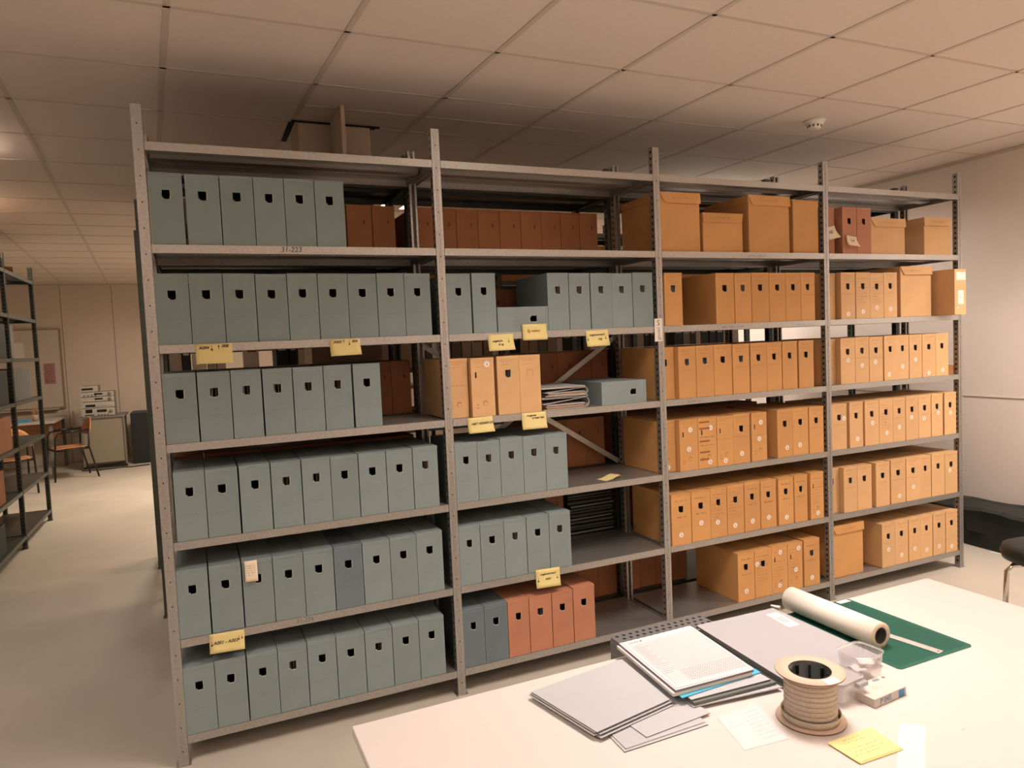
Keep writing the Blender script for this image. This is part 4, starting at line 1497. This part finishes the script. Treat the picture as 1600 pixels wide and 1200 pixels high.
for k in range(26):
    v = 0.06 + k * 0.034
    qline(0.05, v, 0.96, v, 0.0006)
for k in range(24):
    u = 0.24 + k * 0.031
    qline(u, 0.06, u, 0.91, 0.0006)
qline(0.05, 0.06, 0.05, 0.91, 0.0008); qline(0.96, 0.06, 0.96, 0.91, 0.0008)
for k in range(22):
    for r_ in range(6):
        u = 0.26 + k * 0.031
        qline(u, 0.075 + r_ * 0.034, u + 0.016, 0.085 + r_ * 0.034, 0.0016)
for k in range(20):
    qline(0.07, 0.27 + k * 0.032, 0.07 + 0.10 + 0.03 * (k % 3), 0.27 + k * 0.032, 0.0014)
qline(0.05, 0.945, 0.19, 0.945, 0.0035); qline(0.21, 0.93, 0.24, 0.96, 0.005)
link('print', b.mesh('chart_print'), ch)

# D: big grey portfolio
t = thing('portfolio_folder', 'large flat grey portfolio with a white label near its far corner', 'portfolio', (0, 0, 0))
D = [(1.452, -1.805), (1.770, -1.812), (1.776, -1.412), (1.482, -1.402)]
o = slab('cover', D, TZ + 0.022, 0.004, 'portfolio_grey', None, None, None, 'folder_dark'); o.parent = t
o = slab('back_cover', D, TZ + 0.0006, 0.003, 'portfolio_grey', None, None, None, 'folder_dark'); o.parent = t
D2 = [(1.462, -1.80), (1.764, -1.806), (1.770, -1.420), (1.490, -1.410)]
o = slab('contents', D2, TZ + 0.0037, 0.018, 'folder_dark', None, None, None, 'folder_dark'); o.parent = t
b = MB()
LQ = [(1.706, -1.548), (1.748, -1.551), (1.760, -1.446), (1.718, -1.443)]
b.face([(q[0], q[1], TZ + 0.0264) for q in LQ], 'sticker_white')
for k in range(2):
    b.face([(1.722 + 0.012 * k, -1.52, TZ + 0.0266), (1.725 + 0.012 * k, -1.52, TZ + 0.0266), (1.731 + 0.012 * k, -1.475, TZ + 0.0266), (1.728 + 0.012 * k, -1.475, TZ + 0.0266)], 'poster_ink')
link('label', b.mesh('portfolio_label'), t)

# E: cutting mat
t = thing('cutting_mat', 'dark green gridded cutting mat on the table', 'cutting mat', (0, 0, 0))
MX0, MX1, MY0, MY1 = 1.790, 2.086, -1.850, -1.428
b = MB()
rr = 0.012
poly = []
for (cx, cy, a0) in ((MX1 - rr, MY1 - rr, 0), (MX0 + rr, MY1 - rr, 90), (MX0 + rr, MY0 + rr, 180), (MX1 - rr, MY0 + rr, 270)):
    for k in range(5):
        a = math.radians(a0 + 22.5 * k)
        poly.append((cx + rr * math.cos(a), cy + rr * math.sin(a)))
b.prism(poly, TZ + 0.0003, TZ + 0.003, 'mat_green', 'mat_light')
link('mat', b.mesh('mat_body'), t)
b = MB()
z = TZ + 0.0033
x = MX0 + 0.015
k = 0
while x < MX1 - 0.012:
    w = 0.0011 if k % 5 else 0.0018
    b.face([(x, MY0 + 0.012, z), (x + w, MY0 + 0.012, z), (x + w, MY1 - 0.012, z), (x, MY1 - 0.012, z)], 'mat_line')
    x += 0.01; k += 1
y = MY0 + 0.015
while y < MY1 - 0.012:
    w = 0.0011 if k % 5 else 0.0018
    b.face([(MX0 + 0.012, y, z), (MX1 - 0.012, y, z), (MX1 - 0.012, y + w, z), (MX0 + 0.012, y + w, z)], 'mat_line')
    y += 0.01; k += 1
link('grid', b.mesh('mat_grid'), t)
b = MB(); b.box(2.028, -1.452, TZ + 0.0033, 2.075, -1.432, TZ + 0.0038, 'sticker_white'); link('label', b.mesh('mat_label'), t)

# ruler
t = thing('steel_ruler', 'flat metal ruler lying on the green cutting mat', 'ruler', (1.969, -1.838, TZ + 0.0036), math.radians(9.3))
b = MB(); b.box(-0.013, 0, 0, 0.013, 0.31, 0.0012, 'aluminium'); link('blade', b.mesh('ruler_blade'), t)
b = MB()
for k in range(60):
    l = 0.008 if k % 5 == 0 else 0.004
    b.face([(0.013 - l, 0.006 + k * 0.005, 0.0014), (0.013, 0.006 + k * 0.005, 0.0014), (0.013, 0.0068 + k * 0.005, 0.0014), (0.013 - l, 0.0068 + k * 0.005, 0.0014)], 'poster_ink')
b.disc(0, 0.008, 0.0014, 0.003, 'hole_dark', 10)
link('graduations', b.mesh('ruler_marks'), t)

# F: paper roll
t = thing('paper_roll', 'thick roll of white paper lying across the cutting mat', 'paper roll', (1.853, -1.742, TZ + 0.0034 + 0.037), 0)
t.rotation_euler = (-math.pi / 2, 0, 0)
t.rotation_euler = (-math.pi / 2, 0, -0.012)
b = MB(); b.lathe([(0.023, 0.0), (0.037, 0.0), (0.037, 0.335), (0.023, 0.335)], ['roll_end', 'roll_paper', 'roll_end'], 48)
link('paper', b.mesh('rolled_paper'), t)
b = MB(); b.lathe([(0.0225, 0.0005), (0.0225, 0.334), (0.0185, 0.334), (0.0185, 0.0005)], 'core_dark', 32, close=True)
b.lathe([(0.0, 0.02), (0.0206, 0.02)], 'core_dark', 32)
link('core', b.mesh('roll_core'), t)
b = MB(); b.tube([(1.826, -1.392, TZ + 0.010), (1.812, -1.366, TZ + 0.012)], [0.006, 0.003], 'sticker_white', 8)
o = link('pen', b.mesh('pen'), None); tag(o, 'tip of a white pen poking out behind the paper roll', 'pen')

# G: spool of cotton tape
t = thing('tape_spool', 'cardboard spool wound with woven cotton tape', 'spool', (1.407, -1.912, TZ), 0)
b = MB()
b.lathe([(0.0, 0.0005), (0.077, 0.0005), (0.0775, 0.0018), (0.077, 0.0036), (0.0, 0.0036)], ['kraft_edge', 'kraft_edge', 'kraft_edge', 'kraft'], 56)
link('lower_flange', b.mesh('lower_flange'), t)
b = MB()
b.lathe([(0.046, 0.1135), (0.077, 0.1135), (0.0775, 0.1150), (0.077, 0.1165), (0.046, 0.1165)], ['kraft', 'kraft_edge', 'kraft_edge', 'kraft'], 56)
b.face([(-0.020, -0.074, 0.1169), (0.016, -0.075, 0.1169), (0.018, -0.050, 0.1169), (-0.016, -0.050, 0.1169)], 'sticker_white')
link('upper_flange', b.mesh('upper_flange'), t)
b = MB()
b.lathe([(0.046, 0.1175), (0.047, 0.1175), (0.0465, 0.116), (0.042, 0.116), (0.040, 0.06), (0.0, 0.058)], 'hub_black', 48)
for k in range(8):
    M = Matrix.Rotation(k * math.pi / 4, 4, 'Z')
    b.box(0.036, -0.003, 0.06, 0.042, 0.003, 0.112, 'hub_black', M)
b.lathe([(0.006, 0.0585), (0.006, 0.066), (0.010, 0.066), (0.010, 0.0585)], 'hub_black', 20)
link('hub', b.mesh('spool_hub'), t)
b = MB()
prof = []
nb = 9
for k in range(nb):
    z0 = 0.006 + k * 0.0118
    prof += [(0.0548, z0), (0.0582, z0 + 0.0012), (0.0590, z0 + 0.006), (0.0582, z0 + 0.0104)]
prof += [(0.0560, 0.1130)]
b.lathe(prof, 'cotton', 64)
link('wound_tape', b.mesh('wound_tape'), t)
b = MB()
b.lathe([(0.0615, 0.0045), (0.0630, 0.0045), (0.0665, 0.0215), (0.0648, 0.0215)], 'cotton', 56, close=True)
link('loose_tape', b.mesh('loose_tape'), t)


# H: two plastic tubs
def rounded(w, d, r, n=5):
    P = []
    for (cx, cy, a0) in ((w / 2 - r, d / 2 - r, 0), (-w / 2 + r, d / 2 - r, 90), (-w / 2 + r, -d / 2 + r, 180), (w / 2 - r, -d / 2 + r, 270)):
        for k in range(n):
            a = math.radians(a0 + 90 * k / (n - 1))
            P.append((cx + r * math.cos(a), cy + r * math.sin(a)))
    return P


def tub(loc, rz, w, d, h, label, lid):
    t = thing('plastic_tub', label, 'container', loc, rz)
    b = MB()
    rings = [(0.84, 0.001), (0.88, 0.004), (0.97, h - 0.006), (1.0, h - 0.004), (1.03, h - 0.003), (1.03, h)]
    R_ = [[(x * s, y * s, z) for x, y in rounded(w, d, 0.02)] for s, z in rings]
    n = len(R_[0])
    for a in range(len(R_) - 1):
        for i in range(n):
            j = (i + 1) % n
            b.face([R_[a][i], R_[a][j], R_[a + 1][j], R_[a + 1][i]], 'clear_tub', True)
    b.face(R_[0][::-1], 'clear_tub')
    link('body', b.mesh('tub_body'), t)
    if lid:
        b = MB()
        rings = [(1.02, h - 0.006), (1.05, h - 0.005), (1.05, h + 0.003), (0.99, h + 0.0045), (0.93, h + 0.001)]
        R_ = [[(x * s, y * s, z) for x, y in rounded(w, d, 0.02)] for s, z in rings]
        for a in range(len(R_) - 1):
            for i in range(n):
                j = (i + 1) % n
                b.face([R_[a][i], R_[a][j], R_[a + 1][j], R_[a + 1][i]], 'clear_lid', True)
        b.face(R_[-1], 'clear_lid')
        b.box(w * 0.15 - 0.012, -d * 0.525 - 0.012, h - 0.012, w * 0.15 + 0.022, -d * 0.52, h - 0.002, 'clear_lid')
        link('lid', b.mesh('tub_lid'), t)
    else:
        b = MB()
        rr_ = random.Random(5)
        for k in range(7):
            M = Matrix.Translation((rr_.uniform(-0.02, 0.02), rr_.uniform(-0.015, 0.015), 0.006 + k * 0.006)) @ Matrix.Rotation(rr_.uniform(-0.6, 0.6), 4, 'Z') @ Matrix.Rotation(rr_.uniform(-0.12, 0.12), 4, 'X')
            b.box(-0.018, -0.014, 0, 0.018, 0.014, 0.0035, 'paper_white', M)
        link('contents', b.mesh('tub_contents'), t)
    return t


tub((1.672, -1.826, TZ + 0.0004), 0.09, 0.100, 0.082, 0.072, 'open translucent plastic tub beside the spool', False)
tub((1.548, -1.868, TZ + 0.0004), 0.09, 0.095, 0.080, 0.050, 'small plastic tub with grey snap lid, half behind the spool', True)

# I: small carton
t = thing('small_carton', 'small white carton printed P 045 with a blue end patch', 'carton', (1.569, -1.952, TZ + 0.0005), 0.075)
b = MB(); b.box(0, 0, 0, 0.122, 0.068, 0.0215, 'pack_white'); bevel(link('body', b.mesh('carton_body'), t), 0.0008, 1)
b = MB(); b.box(0.092, -0.0004, 0.001, 0.114, 0, 0.0185, 'blue_pack'); b.box(0.1222, 0.001, 0.001, 0.1226, 0.067, 0.0185, 'silver_case')
b.disc(0.116, 0.057, 0.0219, 0.0042, 'sticker_red', 14)
link('printed_patch', b.mesh('carton_patch'), t)
link('lettering', text_mesh('P 045', 0.019, 'pack_text', 0.0, 0.0004), t, (0.042, -0.0006, 0.0105), (math.pi / 2, 0, 0))
link('lettering', text_mesh('AN', 0.016, 'pack_text', 0.0, 0.0003), t, (0.088, 0.058, 0.0220), (0, 0, 0))
b = MB()
for k in range(3):
    b.face([(0.045, 0.030 + 0.006 * k, 0.0219), (0.085 - 0.01 * k, 0.030 + 0.006 * k, 0.0219), (0.085 - 0.01 * k, 0.0315 + 0.006 * k, 0.0219), (0.045, 0.0315 + 0.006 * k, 0.0219)], 'roll_end')
link('small_print', b.mesh('carton_print'), t)


# J, K, L: loose papers
def table_writing(o, quad, z, rows, m, u0=0.1, u1=0.9, hh=0.004, seed=0, th=0.0006):
    b = MB()
    A_, B_, C_, D_ = [Vector(q) for q in quad]
    for k, (v, ua, ub) in enumerate(rows):
        rn = random.Random(seed + k)
        u = ua
        while u < ub:
            u2 = min(ub, u + rn.uniform(0.03, 0.10))
            prev = None
            s = u
            while s < u2:
                vv = v + rn.uniform(-0.012, 0.012)
                p = A_ * (1 - s) * (1 - vv) + B_ * s * (1 - vv) + C_ * s * vv + D_ * (1 - s) * vv
                if prev is not None:
                    d = (p - prev)
                    if d.length > 1e-6:
                        n = Vector((-d.y, d.x)).normalized() * th / 2
                        b.face([(prev.x - n.x, prev.y - n.y, z), (p.x - n.x, p.y - n.y, z), (p.x + n.x, p.y + n.y, z), (prev.x + n.x, prev.y + n.y, z)], m)
                prev = p
                s += 0.012
            u = u2 + rn.uniform(0.015, 0.04)
    link('handwriting', b.mesh('handwriting'), o)


J = [(1.182, -1.941), (1.299, -1.952), (1.318, -1.815), (1.222, -1.822)]
J = [(1.182, -1.941), (1.299, -1.952), (1.345, -1.800), (1.220, -1.806)]
t = thing('note_paper', 'cream sheet with faint handwriting beside the spool', 'paper', (0, 0, 0))
o = slab('sheet', J, TZ + 0.0003, 0.0004, 'paper_white', None, None); o.parent = t
table_writing(t, J, TZ + 0.0010, [(0.15 + 0.1 * k, 0.5, 0.93) for k in range(8)] + [(0.62, 0.1, 0.42), (0.75, 0.1, 0.3)], 'paper_grid', seed=5)
K = [(1.353, -2.090), (1.474, -2.095), (1.486, -2.008), (1.354, -2.008)]
t = thing('sticky_note', 'yellow note with faint writing lying on the table before the spool', 'note', (0, 0, 0))
o = slab('sheet', K, TZ + 0.0040, 0.0003, 'yellow_note', None, None); o.parent = t
table_writing(t, K, TZ + 0.0046, [(0.86, 0.25, 0.8), (0.75, 0.2, 0.85), (0.5, 0.1, 0.8), (0.36, 0.1, 0.9), (0.24, 0.1, 0.7)], 'faint_ink_grey', seed=15, th=0.0009)
o = slab('sticky_note', off(K, 0.002, -0.003), TZ + 0.0003, 0.0030, 'yellow_note', 'second yellow note directly underneath the written one on the table', 'note')
L_ = [(1.411, -2.135), (1.459, -2.160), (1.604, -2.056), (1.560, -2.024)]
L_ = [(1.380, -2.155), (1.428, -2.182), (1.604, -2.055), (1.560, -2.024)]
slab('paper_strip', L_, TZ + 0.0003, 0.0003, 'tape_translucent', 'whitish paper strip lying on the near part of the table', 'paper')
for k, (x, y, a) in enumerate(((1.66, -2.105, 0.2), (1.80, -2.24, 1.0))):
    b = MB(); b.box(-0.006, -0.0008, 0, 0.006, 0.0008, 0.001, 'roll_end')
    tag(link('paper_scrap', b.mesh('paper_scrap'), None, (x, y, TZ + 0.0003), (0, 0, a)), 'tiny brownish paper scrap on the table, ' + ('nearer the strip' if k == 0 else 'out on the bare part'), 'scrap')
